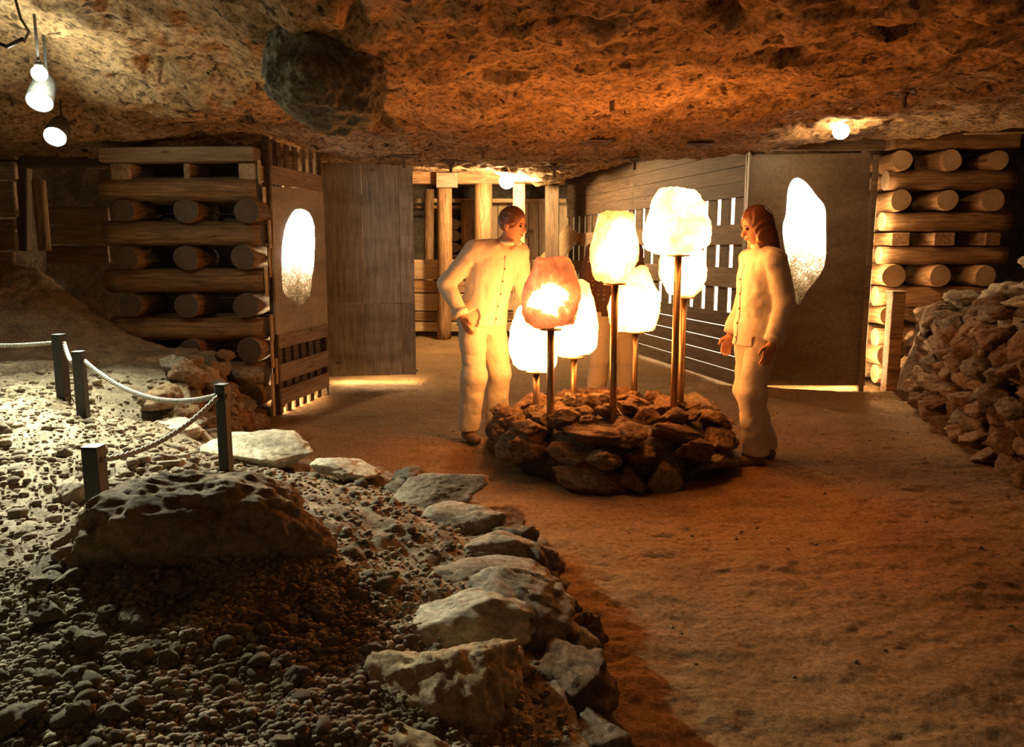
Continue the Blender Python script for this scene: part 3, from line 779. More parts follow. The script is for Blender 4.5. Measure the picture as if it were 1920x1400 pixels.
def crystal_slab(poly, thick):
    """faceted, pillow-edged slab"""
    P = np.array(poly); c = P.mean(0); V = []; Fc = []; n = len(P)
    layers = [(0.90, -thick / 2), (0.985, -thick * 0.25), (0.985, thick * 0.20), (0.90, thick * 0.42), (0.55, thick * 0.56), (0.2, thick * 0.6)]
    for s, z in layers:
        for p in P: q = c + (p - c) * s; V.append((q[0], q[1], z + 0.006 * math.sin(q[0] * 60) * math.cos(q[1] * 47)))
    for i in range(len(layers) - 1):
        for k in range(n):
            k2 = (k + 1) % n; Fc.append((i * n + k, i * n + k2, (i + 1) * n + k2, (i + 1) * n + k))
    Fc.append(tuple(range(n - 1, -1, -1))); Fc.append(tuple((len(layers) - 1) * n + k for k in range(n)))
    return pymesh('crystal', V, Fc)
def panel_frame(A, B):
    """A, B: foot points left and right; returns origin, x axis, normal towards the viewer, matrix with local X along, Y up, Z to viewer"""
    x = (B - A).normalized(); z = x.cross(Vector((0, 0, 1))).normalized(); y = Vector((0, 0, 1))
    return x, y, z, Matrix((x, y, z)).transposed().to_quaternion()
GRAIN = {}
def cut_panel(parent, A, B, outer_px, crystal_px, mat, thick, strength, glabel, glow_frac):
    x, y, z, q = panel_frame(A, B)
    def loc(px, py):
        p = atplane(px, py, A, z) - A; return (p.dot(x), p.dot(y))
    outer = [loc(*p) for p in outer_px]; hole = smooth_poly([loc(*p) for p in crystal_px], 4)
    cx = sum(p[0] for p in hole) / len(hole); cy = sum(p[1] for p in hole) / len(hole)
    me = plate_with_hole('panel', outer, hole, thick); o = link('panel', me, parent, mat)
    place(o, A - parent.location, q)
    rim = [(cx + (a - cx) * 1.0, cy + (b - cy) * 1.0) for a, b in hole]
    h2 = [(a - cx, b - cy) for a, b in rim]
    ys = [b for a, b in h2]
    cm = crystal_mat('lit_crystal_' + glabel, min(ys), max(ys), min(ys) + (max(ys) - min(ys)) * glow_frac, strength)
    c = link('crystal', crystal_slab(h2, 0.06), parent, cm, True)
    place(c, A + x * cx + y * cy - parent.location, q)
    c['label'] = 'glowing white crystal window with brown grains at its foot'
    return x, y, z, q

# left: slatted frame with a panel
A, B = Vector((-1.985, 6.76, 0)), Vector((-1.80, 7.70, 0))
fr = empty('slatted_crystal_frame', A, 0, 'slatted wooden frame holding the left narrow glowing crystal panel', 'wall panel')
x, y, z, q = cut_panel(fr, A, B, [(507, 349), (604, 356), (613, 612), (517, 627)],
    [(557, 391), (577, 398), (587, 424), (587, 480), (581, 540), (577, 560), (561, 574), (546, 563), (529, 546), (526, 500), (527, 460), (533, 425), (545, 400)], M_PLY, 0.022, CRYSTAL * 1.0, 'left', 0.60)
L = (B - A).length
def pl(s, h, out): return A + x * s + y * h + z * out - fr.location
def hgt(py, s): p = A + x * s; return at(0, py, p.y).z
for s in np.arange(0.05, L, 0.155):
    box('slat', fr, M_DARKBOARD, (0.075, 2.30, 0.022), pl(s, 1.15, -0.035), q)
for py, w in ((331, 0.10), (347, 0.05), (634, 0.125), (690, 0.15), (752, 0.14)):
    pa_, pb = hgt(py, 0.0), hgt(py - (0 if py < 400 else 10), L)
    h = (pa_ + pb) / 2
    box('board', fr, M_BOARD, (L + 0.02, w, 0.03), pl(L / 2, max(h, w / 2 + 0.085), 0.0), q)
box('light_block_back', fr, M_DARKBOARD, (L, 0.68, 0.012), pl(L / 2, 0.43, -0.055), q)  # added behind the lower slats to hide the lit tube
box('light_block_end', fr, M_DARKBOARD, (0.014, 2.2, 0.26), pl(L + 0.01, 1.15, -0.15), q)  # added shield, keeps the upright tube's light off the grey door
for s in (0.0, L):
    box('upright', fr, M_DARKBOARD, (0.03, 2.32, 0.06), pl(s + (0.0 if s == 0 else 0.012), 1.16, -0.03), q)

# grey door
dl, dr_ = atz(614, 722), atz(781, 717)
do = empty('door_leaf', dl, 0, 'tall weathered grey plank door standing between frame and back room', 'door')
xd = (dr_ - dl).normalized(); Wd = (dr_ - dl).length; Hd = 2.27
qd = Quaternion((0, 0, 1), math.atan2(xd.y, xd.x))
def dpl(s, h, o=0.0): return xd * s + Vector((0, 0, h)) + Vector((xd.y, -xd.x, 0)) * o
hz = at(690, 570, dl.y).z
for s0, s1, z0, z1 in [(0.0, 0.44, hz, Hd), (0.44, 0.84, hz, Hd - 0.005), (0.84, 1.0, hz, Hd - 0.01), (0.0, 0.84, 0.09, hz), (0.84, 1.0, 0.09, hz)]:
    box('plank', do, M_DOOR, ((s1 - s0) * Wd - 0.004, 0.035, z1 - z0 - 0.004), dpl((s0 + s1) / 2 * Wd, (z0 + z1) / 2), qd, 0.003)
for h in (0.17, 1.0, 1.9): box('batten', do, M_DARKBOARD, (Wd * 0.95, 0.03, 0.12), dpl(Wd / 2, h, -0.034), qd)  # lowest one added to stop tube light leaking between the planks

# right: dark panel with crystal
A2, B2 = Vector((atz(1398, 738).x, 7.9, 0)), Vector((3.585, 7.9, 0))
rp = empty('crystal_panel', A2, 0, 'wide dark brown panel with the right pointed glowing crystal', 'wall panel')
x2, y2, z2, q2 = cut_panel(rp, A2, B2, [(1400, 290), (1631, 287), (1621, 722), (1386, 722)],
    [(1494, 332), (1512, 343), (1530, 366), (1546, 388), (1548, 425), (1547, 490), (1531, 524), (1513, 546), (1501, 569), (1493, 570), (1488, 540), (1480, 500), (1470, 462), (1467, 425), (1473, 400), (1476, 360), (1483, 340)], M_PLYDARK, 0.024, CRYSTAL * 1.0, 'right', 0.62)
for s, w in ((0.03, 0.10),):
    box('upright', rp, M_PLYDARK, (0.02, 0.14, 2.35), Vector((-0.04, -0.02, 1.175)), None)
box('upright', rp, M_DARKBOARD, (0.13, 0.05, 2.36), Vector((0.06, 0.04, 1.18)), None)
box('upright', rp, M_DARKBOARD, (0.05, 0.04, 2.30), Vector(((B2 - A2).length * 0.915, -0.035, 1.15)), None)
box('head_board', rp, M_DARKBOARD, ((B2 - A2).length, 0.05, 0.1), Vector(((B2 - A2).length / 2, 0.05, 2.40)), None)
for k in range(3): box('block', rp, M_BOARD, (0.08, 0.06, 0.08), Vector((0.25 + 0.3 * k, 0.05, 2.48)), None)

# ------------------------------------------------------------------ slatted partition receding on the right
PA, PB = Vector((2.30, 8.05, 0)), Vector((0.93, 13.6, 0))
sp_ = empty('slatted_partition', PA, 0, 'long slatted plank partition receding behind the salt lamps', 'partition')
xs = (PB - PA).normalized(); Ls = (PB - PA).length; qs = Quaternion((0, 0, 1), math.atan2(xs.y, xs.x)); nb = Vector((-xs.y, xs.x, 0))
if nb.x < 0: nb = -nb                         # nb points away from the room
def sl(s, h, o=0.0): return xs * s + Vector((0, 0, h)) + nb * o
for k in range(5):
    h0 = 0.03 + 0.148 * k
    for j in range(2): box('plank', sp_, M_DARKBOARD, (Ls / 2 - 0.003, 0.025, 0.139), sl(Ls * (0.25 + 0.5 * j), h0 + 0.07), qs, 0.002)
for k in range(5):
    h0 = 1.92 + 0.15 * k
    for j in range(2): box('plank', sp_, M_DARKBOARD, (Ls / 2 - 0.003, 0.025, 0.147), sl(Ls * (0.25 + 0.5 * j), h0 + 0.075), qs, 0.002)
ns = 20
for k in range(ns):
    box('slat', sp_, M_DARKBOARD, (0.185, 0.022, 1.24), sl((k + 0.5) * Ls / ns, 1.34, 0.028), qs, 0.003)
for h in (1.555, 1.12):
    for j in range(2): box('board', sp_, M_BOARD, (Ls / 2 - 0.004, 0.03, 0.205), sl(Ls * (0.25 + 0.5 * j), h, -0.002), qs)
for s in (0.0, Ls * 0.5, Ls):
    box('upright', sp_, M_DARKBOARD, (0.09, 0.06, 2.62), sl(s, 1.31, 0.075), qs)
M_BACKLIGHT = glow_mat('glow_panel_light', (1.0, 0.80, 0.50), BACKLIGHT)
lb = empty('glow_panel', PA + nb * 0.42, 0, 'added glowing panel shining through the partition slats', 'glowing panel')
box('glow_sheet', lb, M_BACKLIGHT, (Ls - 0.3, 0.02, 2.0), xs * (Ls / 2) + Vector((0, 0, 1.05)), qs)  # added glowing sheet, fills the slat gaps with light
box('glow_backing', lb, M_HOUSING, (Ls - 0.28, 0.05, 2.04), xs * (Ls / 2) + Vector((0, 0, 1.05)) + nb * 0.04, qs)

# ------------------------------------------------------------------ salt lamps on poles, in the round stone heap
CC = Vector((0.66, 5.30, 0))
def salt_mat(name, core, amp, tint, off, scale=5.0, focus=None, lo=0.15):
    m = bpy.data.materials.new(name); m.use_nodes = True; nt = m.node_tree; nt.nodes.clear()
    out = nt.nodes.new('ShaderNodeOutputMaterial')
    tc = nt.nodes.new('ShaderNodeTexCoord'); mp = nt.nodes.new('ShaderNodeMapping'); mp.inputs['Location'].default_value = off
    nt.links.new(tc.outputs['Object'], mp.inputs[0])
    n1 = noise(nt, mp.outputs[0], scale, 6, 0.62, 0.6)
    n2 = noise(nt, mp.outputs[0], scale * 7, 4, 0.7)
    f = n1
    if focus is not None:                     # the bulb shines through strongest where the block is thin
        gm = nt.nodes.new('ShaderNodeVectorMath'); gm.operation = 'DISTANCE'; gm.inputs[1].default_value = focus[:3]
        nt.links.new(tc.outputs['Object'], gm.inputs[0])
        mr = N(nt, 'ShaderNodeMapRange'); mr.inputs['From Min'].default_value = focus[3]; mr.inputs['From Max'].default_value = 0.02
        mr.inputs['To Min'].default_value = -0.22; mr.inputs['To Max'].default_value = 0.42
        nt.links.new(gm.outputs['Value'], mr.inputs['Value'])
        a = nt.nodes.new('ShaderNodeMath'); a.operation = 'ADD'; nt.links.new(n1, a.inputs[0]); nt.links.new(mr.outputs[0], a.inputs[1]); f = a.outputs[0]
    st = ramp(nt, f, [(0.28, (lo * 0.45,) * 3), (0.42, (lo,) * 3), (0.51, (lo * 1.6,) * 3), (0.62, (min(0.5, lo * 3.4),) * 3), (0.76, (1, 1, 1))])
    st = mix(nt, st, ramp(nt, n2, [(0.30, (0.25, 0.22, 0.2)), (0.46, (1, 1, 1))]), amp, 'MULTIPLY')
    e = nt.nodes.new('ShaderNodeEmission')
    c = mix(nt, st, SALT_COL, 1.0, 'MULTIPLY')
    c = mix(nt, c, tint, 1.0, 'MULTIPLY')
    nt.links.new(c, e.inputs[0]); e.inputs[1].default_value = SALT
    d = nt.nodes.new('ShaderNodeBsdfPrincipled'); d.inputs['Base Color'].default_value = (0.75, 0.42, 0.30, 1); d.inputs['Roughness'].default_value = 0.35
    ad = nt.nodes.new('ShaderNodeAddShader'); nt.links.new(e.outputs[0], ad.inputs[0]); nt.links.new(d.outputs[0], ad.inputs[1])
    nt.links.new(ad.outputs[0], out.inputs[0]); return m
def salt_block(seed, w, d, h, top=0.7, bot=0.92, shear=0.0, power=5.5):
    V, Fc = ico(5); a = np.abs(V)
    rad = (a[:, 0] ** power + a[:, 1] ** power + a[:, 2] ** power) ** (-1 / power)
    P = V * rad[:, None]
    t = (P[:, 2] + 1) / 2
    sc = np.where(t > 0.35, 1 + (top - 1) * sstep(0.35, 1.0, t), bot + (1 - bot) * sstep(0, 0.35, t))
    rp_ = np.random.RandomState(seed * 3 + 1)
    for _ in range(11):                        # broken faces
        n_ = rp_.normal(size=3) * np.array([1, 1, 0.75]); n_ /= np.linalg.norm(n_)
        ex = P @ n_ - rp_.uniform(0.88, 1.12); P = P - n_ * np.maximum(ex, 0)[:, None]
    P[:, 0] = P[:, 0] * sc + shear * (t - 0.5); P[:, 1] = P[:, 1] * sc
    r = np.random.RandomState(seed); off = r.uniform(-20, 20, 3)
    P = P * (1 + 0.17 * fbm(P * 0.95 + off, 4, seed, 0.5) + 0.04 * fbm(P * 5 + off, 3, seed + 2, ridge=True))[:, None]
    mn, mxx = P.min(0), P.max(0); P = (P - (mn + mxx) / 2) / ((mxx - mn) / 2)
    return P * np.array([w, d, h]), Fc
LAMPS = [  # pole px, foot py, block x0, y0, x1, y1, depth, top, bot, shear, mat args, label
    (1033, 778, 977, 480, 1089, 616, 4.92, 0.70, 0.97, -0.05, dict(core=1, amp=0.3, tint=(1.0, 0.62, 0.75), off=(1.1, 0, 3), scale=7, focus=(-0.02, -0.16, -0.03, 0.21), lo=0.012), 'reddish salt lamp with yellow heart, frontmost left on the stone heap'),
    (1152, 778, 1107, 394, 1200, 531, 4.90, 0.84, 0.97, 0.05, dict(core=1, amp=0.5, tint=(1, 1, 1), off=(4, 2, 0), scale=6, focus=(0.01, -0.14, 0.0, 0.24), lo=0.06), 'yellow rimmed salt lamp on the front middle pole'),
    (1268, 768, 1209, 351, 1328, 478, 5.00, 0.80, 0.96, -0.02, dict(core=1, amp=0.45, tint=(1, 1.05, 1.1), off=(7, 1, 2), scale=5, lo=0.12), 'tallest white salt lamp, on the front right pole'),
    (1006, 752, 953, 572, 1048, 696, 5.36, 0.80, 0.95, 0.0, dict(core=1, amp=0.2, tint=(1, 1.05, 1.1), off=(2, 9, 5), scale=4, lo=0.25), 'lowest white salt lamp, behind the reddish one'),
    (1077, 740, 1026, 522, 1124, 669, 5.62, 0.72, 0.97, 0.06, dict(core=1, amp=0.25, tint=(1, 1.02, 1.0), off=(3, 4, 8), scale=4, focus=(0.02, -0.14, -0.06, 0.30), lo=0.10), 'salt lamp half hidden behind the reddish lamp on its right'),
    (1192, 727, 1140, 497, 1239, 622, 5.86, 0.78, 0.95, 0.03, dict(core=1, amp=0.35, tint=(1, 1.02, 1.05), off=(8, 4, 1), scale=4, focus=(0.0, -0.14, -0.06, 0.30), lo=0.09), 'rounded salt lamp low behind the front middle pole'),
    (1281, 748, 1238, 440, 1325, 557, 5.44, 0.9, 0.97, 0.0, dict(core=1, amp=0.3, tint=(1, 1.02, 1.0), off=(5, 5, 5), scale=5, focus=(-0.03, -0.14, 0.0, 0.30), lo=0.10), 'square salt lamp directly beneath and behind the tallest one'),
]
for i, (px, fy, x0, y0, x1, y1, Y, top, bot, sh, ma, lbl) in enumerate(LAMPS):
    cx = at(px, 600, Y).x
    a, b = at(x0, (y0 + y1) / 2, Y), at(x1, (y0 + y1) / 2, Y)
    zt, zb = at(px, y0, Y).z, at(px, y1, Y).z
    e = empty('salt_lamp', (cx, Y, 0.0), 0, lbl, 'lamp', 'salt lamps on poles in the stone heap')
    w = (b.x - a.x) / 2; h = (zt - zb) / 2
    pole = link('pole', lathe_mesh('pole', [(0.0225, 0.05), (0.0225, zb + 0.01)], 20), e, M_BRONZE)
    link('plate', lathe_mesh('plate', [(0.03, zb - 0.012), (0.07, zb - 0.008), (0.07, zb + 0.002)], 20), pole, M_BRONZE)
    V, Fc = salt_block(40 + i * 7, w, w * 0.85, h, top, bot, sh)
    blk = link('salt_block', pymesh('salt_block', V, Fc), e, salt_mat('salt_%d' % i, **ma), True)
    blk.location = ((a.x + b.x) / 2 - cx, 0, (zt + zb) / 2)

# the heap itself
ca = empty('stone_cairn', CC, 0, 'round heap of rough brown stones carrying the salt lamps', 'stone heap')
rr = random.Random(5)
bm = bmesh.new(); bm.free()
link('core', lathe_mesh('core', [(0.66, 0.0), (0.64, 0.24), (0.50, 0.33), (0.2, 0.37), (0.01, 0.38)], 28), ca, M_DARKROCK)
for course, (z, h, rad, n) in enumerate([(0.07, 0.10, 0.735, 14), (0.19, 0.085, 0.72, 16), (0.295, 0.075, 0.68, 13)]):
    th = rr.uniform(0, 6.28)
    for k in range(n):
        wv = rr.uniform(0.55, 1.55); th += 2 * math.pi / n * wv / 1.07
        half = rad * math.pi / n * wv * 1.12
        p = Vector((math.cos(th), math.sin(th) * 0.97, 0)) * (rad + rr.uniform(-0.04, 0.04)); p.z = z + rr.uniform(-0.015, 0.02)
        q = Quaternion((0, 0, 1), th + math.pi / 2 + rr.uniform(-0.2, 0.2)) @ Quaternion((0, 1, 0), rr.uniform(-0.22, 0.22)) @ Quaternion((1, 0, 0), rr.choice([0, math.pi]) + rr.uniform(-0.25, 0.25))
        stone(ca, p, (half, rr.uniform(0.10, 0.15), h * rr.uniform(0.85, 1.3)), M_RED if rr.random() < 0.75 else M_STONE, rr, q=q)
for ring, n, z in ((0.54, 17, 0.345), (0.38, 12, 0.375), (0.22, 8, 0.395), (0.05, 3, 0.41)):
    for k in range(n):
        th = 2 * math.pi * (k + rr.uniform(-0.3, 0.3)) / n
        s = rr.uniform(0.06, 0.115)
        stone(ca, (ring * math.cos(th) + rr.uniform(-.04, .04), ring * math.sin(th) + rr.uniform(-.04, .04), z + rr.uniform(-0.025, 0.025)), (s * 1.15, s, s * rr.uniform(0.55, 0.8)), M_RED if rr.random() < 0.8 else M_STONE, rr, 0.5)

# ------------------------------------------------------------------ dry stone wall on the right
WP = [(4.10, 8.0), (3.74, 7.1), (3.52, 6.3), (3.34, 5.45), (3.20, 4.7), (3.05, 3.6)]
wr = empty('dry_stone_wall', (3.6, 6.3, 0), 0, 'rough orange lit rubble wall retaining the right bank', 'stone wall')
rr = random.Random(31)
def bank_z(x, y):
    d, s, t = segdist(x, y, WP)
    sd_ = -d * s                     # right of the southward path is outside; flip so that positive runs into the bank
    hh = 0.80 + 0.05 * (8 - y)
    sd_ = d * np.where(s > 0, 1, -1)
    p = np.stack([x, y, x * 0], 1)
    z = hh + 0.42 * sstep(0.1, 1.6, sd_) + 0.09 * fbm(p * 2.5, 4, 81)
    return np.where(sd_ > 0.06, z, -0.1), sd_
V, Fc = grid_mesh('rock_bank', 2.9, 6.2, 3.4, 8.6, 0.05, lambda x, y: bank_z(x, y)[0])
keep = (V[Fc].max(1)[:, 2] > 0); Fc = Fc[keep]
bank = tag(link('rock_bank', pymesh('rock_bank', V, Fc), None, M_SOIL, False), kind='structure')
for course in range(7):
    z = 0.06 + 0.125 * course; s = rr.uniform(0, 0.1)
    while s < 4.4:
        w = rr.uniform(0.08, 0.22); p, dr = along(WP, s + w); n = Vector((-dr.y, dr.x)) * -1   # towards the room
        if n.x > 0: n = -n
        pp = p + n * (0.05 - 0.012 * course + rr.uniform(-0.04, 0.05))
        q = Quaternion((0, 0, 1), math.atan2(dr.y, dr.x) + rr.choice([0, math.pi])) @ Quaternion((0, 1, 0), rr.uniform(-.3, .3)) @ Quaternion((1, 0, 0), rr.uniform(-.4, .4))
        stone(wr, (pp.x - 3.6, pp.y - 6.3, z + rr.uniform(-0.03, 0.03)), (w * 1.15, rr.uniform(0.09, 0.17), rr.uniform(0.07, 0.115)), M_REDLIT if rr.random() < 0.8 else M_STONE, rr, q=q)
        s += w * 1.8
# loose rubble on top of it
heap = empty('rubble_heap', (4.4, 6.6, 0.9), 0, 'loose pile of pale angular rubble on top of right bank', 'rubble')
for k in range(150):
    s = rr.uniform(0.0, 4.2); off = abs(rr.gauss(0, 0.6)); p, dr = along(WP, s); n = Vector((dr.y, -dr.x))
    if n.x < 0: n = -n
    pp = p + n * (0.02 + off); z = float(bank_z(np.array([pp.x]), np.array([pp.y]))[0][0]); z = max(z, 0.8)
    if pp.y > 7.75 and pp.x < 5.1: continue
    sz = rr.uniform(0.06, 0.19) * (0.8 if off < 0.2 else 1.0)
    stone(heap, (pp.x - 4.4, pp.y - 6.6, z + sz * 0.25 - 0.9), (sz * 1.25, sz, sz * rr.uniform(0.45, 0.75)), rr.choice([M_STONE, M_PALE, M_STONE, M_RED]), rr, 0.5)
boulder('rock_slab', 601, (3.72, 7.30, 0.36), (0.12, 0.10, 0.40), M_STONE, 'upright pointed stone slab at the end of right wall', 'rock', 0.3, (0.05, 0.22), 5, planes=12)
boulder('rock_slab', 612, (3.62, 5.55, 1.02), (0.34, 0.22, 0.07), M_PALE, 'flat brightly lit pale slab capping the right wall', 'rock', 1.2, (0.06, 0.08), 5)
boulder('boulder', 623, (4.35, 6.65, 1.30), (0.26, 0.20, 0.10), M_PALE, 'large pale angular block crowning the right rubble', 'rock', 0.4, (0.1, -0.15), 5)

# ------------------------------------------------------------------ rope barrier
def rope_post(px, py_top, py_bot, width_px, label, hole_dir, base=None):
    Y = 0.055 * FPX / width_px * (1 / 1.0)
    g = onmound(px, py_bot) if base is None else base
    Y = g.y
    zt = at(px, py_top, Y).z; zg = mz(g.x, g.y) - 0.06
    e = empty('rope_post', (g.x, Y, zg), R(rnd.uniform(-14, 14)), label, 'post', 'black posts of the rope barrier')
    w = width_px * Y / FPX * 0.92
    shf = box('shaft', e, M_BLACK, (w, w, zt - zg), (0, 0, (zt - zg) / 2), None, 0.003)
    box('cap', e, M_BLACK, (w * 1.02, w * 1.02, 0.006), (0, 0, zt - zg + 0.003), None, 0.002)
    link('eyelet', xform(lathe_mesh('eyelet', [(0.011, -w / 2 - 0.004), (0.013, 0), (0.011, w / 2 + 0.004)], 12), Matrix.Rotation(math.pi / 2, 4, 'Y')), shf, M_IRON).location = (0, 0, (zt - zg) / 2 - 0.045)
    return Vector((g.x, Y, zt - 0.045)), w
p1, w1 = rope_post(180, 838, 962, 35, 'front black rope post standing behind the big boulder', 0, Vector((at(180, 900, 2.72).x, 2.72, 0)))
p2, w2 = rope_post(425, 722, 884, 22, 'right-hand black rope post nearest to the path', 0)
p3, w3 = rope_post(157, 660, 782, 20, 'black rope post, right one of the close far pair', 0)
p4, w4 = rope_post(120, 628, 745, 20, 'farthest black rope post, left one of close pair', 0)
def rope(a, b, sag, label, r=0.011, turns=60):
    a, b = Vector(a), Vector(b); n = int(max(30, (b - a).length / 0.012)); L = (b - a).length
    cen = [a.lerp(b, i / n) - Vector((0, 0, sag * 4 * (i / n) * (1 - i / n))) for i in range(n + 1)]
    e = empty('rope', a, 0, label, 'rope', 'sagging ropes of the barrier')
    d = (b - a).normalized(); s1 = d.cross(Vector((0, 0, 1))).normalized(); s2 = s1.cross(d)
    for st in range(3):
        pts = [cen[i] - a + (s1 * math.cos(st * 2.094 + i / n * L / 0.075 * 6.283) + s2 * math.sin(st * 2.094 + i / n * L / 0.075 * 6.283)) * r * 0.52 for i in range(n + 1)]
        link('strand', tube_mesh('strand', pts, r * 0.56, 7), e, M_ROPE)
rope(p1 + Vector((w1 / 2, 0.0, 0.0)), p2 - Vector((w2 / 4, w2 / 2, 0)), 0.05, 'dark rope from the front post to the right-hand post', 0.011)
rope(p3 + Vector((w3 / 2, 0, 0)), p2 - Vector((w2 / 2, 0, 0)), 0.10, 'long pale sagging rope between far pair and right-hand post', 0.012)
rope(p4 + Vector((w4 / 2, 0, 0)), p3 + Vector((-w3 / 2, 0, 0.0)), 0.045, 'short slack rope between the two close far posts', 0.012)
pe = at(-160, 634, p4.y + 0.15)
rope(pe, p4 - Vector((w4 / 2, 0, 0)), 0.03, 'pale rope leaving the picture on the left', 0.012)

# ------------------------------------------------------------------ timber room at the far back
YB = 13.0
def far_post(px, w_px, py0, py1, Y, mat, label, sq=False):
    a, b = at(px, py1, Y), at(px, py0, Y); a.z = max(a.z, -0.05)
    r = w_px * Y / FPX / 2
    if sq:
        o = beam(None, a, b, r * 2, r * 2, mat, 'timber_post'); return tag(o, label, 'post')
    o = log(None, a, b, r, int(px), mat, M_LOGEND, 'timber_post'); return tag(o, label, 'post')
far_post(833, 28, 343, 640, 12.6, M_LOG, 'thick round timber post in front of back boards, left')
far_post(805, 18, 355, 640, 13.6, M_LOG, 'slender round post just behind the thick left post')
far_post(877, 26, 375, 640, 13.5, M_LOG, 'notched round post between the thick left post and opening')
far_post(907, 34, 345, 640, 12.5, M_LOG, 'broad round post left of the bright back opening')
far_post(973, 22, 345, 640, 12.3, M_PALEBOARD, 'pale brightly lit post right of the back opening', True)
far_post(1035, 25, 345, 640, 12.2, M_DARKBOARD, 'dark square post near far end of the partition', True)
bb = empty('board_barrier', at(880, 640, 12.9).xy.to_3d(), 0, 'low barrier of horizontal pale boards in the back room', 'barrier')
for k, (y0, y1) in enumerate([(486, 524), (525, 549), (550, 583), (584, 602), (603, 622)]):
    a, b = at(770, (y0 + y1) / 2, 12.9), at(1012, (y0 + y1) / 2 + 0, 12.9)
    h = at(800, y0, 12.9).z - at(800, y1, 12.9).z
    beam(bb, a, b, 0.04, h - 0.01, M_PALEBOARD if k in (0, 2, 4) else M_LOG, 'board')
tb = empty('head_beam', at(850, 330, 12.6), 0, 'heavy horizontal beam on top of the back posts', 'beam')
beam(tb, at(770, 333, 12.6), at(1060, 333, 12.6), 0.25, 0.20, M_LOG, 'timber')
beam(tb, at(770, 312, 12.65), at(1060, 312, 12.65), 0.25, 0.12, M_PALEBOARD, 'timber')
beam(tb, at(818, 338, 12.42), at(858, 338, 12.42), 0.12, 0.22, M_BOARD, 'block')
rl = empty('rail', at(830, 380, 13.7), 0, 'thin double rail high behind the back posts', 'rail')
beam(rl, at(770, 376, 13.7), at(1062, 376, 13.7), 0.05, 0.07, M_PALEBOARD, 'board')
beam(rl, at(770, 388, 13.72), at(900, 388, 13.72), 0.05, 0.05, M_LOG, 'board')
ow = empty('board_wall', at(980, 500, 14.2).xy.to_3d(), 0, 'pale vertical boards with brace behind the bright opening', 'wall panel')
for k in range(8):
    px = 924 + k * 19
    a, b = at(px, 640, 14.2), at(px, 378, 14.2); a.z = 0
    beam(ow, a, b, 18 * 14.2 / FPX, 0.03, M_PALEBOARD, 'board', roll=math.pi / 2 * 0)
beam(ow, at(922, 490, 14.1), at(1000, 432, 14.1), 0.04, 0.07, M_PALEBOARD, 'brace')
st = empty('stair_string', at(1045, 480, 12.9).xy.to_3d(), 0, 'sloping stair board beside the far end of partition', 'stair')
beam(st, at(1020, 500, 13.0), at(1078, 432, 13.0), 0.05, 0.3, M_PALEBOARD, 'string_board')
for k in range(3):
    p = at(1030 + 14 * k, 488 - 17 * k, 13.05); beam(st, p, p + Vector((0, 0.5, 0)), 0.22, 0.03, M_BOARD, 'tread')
bs_ = empty('stacked_logs', at(850, 500, 14.4).xy.to_3d(), 0, 'end-on round logs stacked dimly behind the back posts', 'log stack')
for r_ in range(9):
    for c_ in range(3):
        p = at(852 + c_ * 20, 420 + r_ * 22, 14.3); log(bs_, p, p + Vector((0, 0.4, 0)), 0.095, 700 + r_ * 3 + c_)

# timber lining at the far left
tl = empty('plank_lining', at(10, 470, 7.6).xy.to_3d(), 0, 'brown plank lining at the left edge behind the floodlights', 'wall panel')
for k, (y0, y1) in enumerate([(262, 300), (302, 337), (339, 408), (410, 470), (472, 540)]):
    beam(tl, at(-90, (y0 + y1) / 2, 7.6), at(31, (y0 + y1) / 2, 7.6), 0.06, at(0, y0, 7.6).z - at(0, y1, 7.6).z - 0.01, M_BOARD, 'plank')
tag(log(None, at(84, 470, 7.2), at(72, 338, 7.2), 0.055, 811, M_LOG, M_LOGEND, 'timber_post'), 'thin leaning timber prop at the far left', 'post')
tag(beam(None, at(46, 470, 7.9), at(46, 262, 7.9), 0.10, 0.10, M_DARKBOARD, 'timber_post'), 'dark square timber post behind the leaning prop', 'post')
hb2 = empty('board_barrier', at(145, 460, 7.9).xy.to_3d(), 0, 'low horizontal boards left of the dark log crib', 'barrier')
for y0, y1 in ((388, 421), (423, 458), (460, 495)):
    beam(hb2, at(88, (y0 + y1) / 2, 7.9), at(205, (y0 + y1) / 2, 7.9), 0.04, at(0, y0, 7.9).z - at(0, y1, 7.9).z - 0.008, M_BOARD, 'board')
tag(beam(None, at(-60, 300, 7.85), at(240, 296, 7.85), 0.2, 0.16, M_DARKBOARD, 'head_beam'), 'dark roof beam running left from the dark log crib', 'beam')

# ------------------------------------------------------------------ lamps
M_FLOOD = glow_mat('flood_glow', FLOOD_COL, FLOOD)
M_BULBL = glow_mat('bulb_glow_left', FLOOD_COL, BULB_L)
M_BULBR = glow_mat('bulb_glow_right', WARM_COL, BULB_R)
M_BULBB = glow_mat('bulb_glow_back', WARM_COL, BULB_B)
M_LED = glow_mat('led_glow', WARM_COL, LED)
def bulb(px, py, Y, r, mat, label, drop=None):
    p = at(px, py, Y); zc = float(ceil_z(np.array([p.x]), np.array([Y]))[0])
    e = empty('ceiling_bulb', p, 0, label, 'lamp')
    V, Fc = ico(3); link('globe', pymesh('globe', V * r, Fc), e, mat, True)
    top = max(zc - p.z, r + 0.03)
    link('socket', lathe_mesh('socket', [(r * 0.55, r * 0.75), (r * 0.6, r * 1.1), (r * 0.45, r * 1.5), (0.01, r * 1.6)], 16), e, M_HOUSING)
    link('stem', lathe_mesh('stem', [(0.008, r * 1.4), (0.008, top + 0.1)], 8), e, M_HOUSING)
    return e
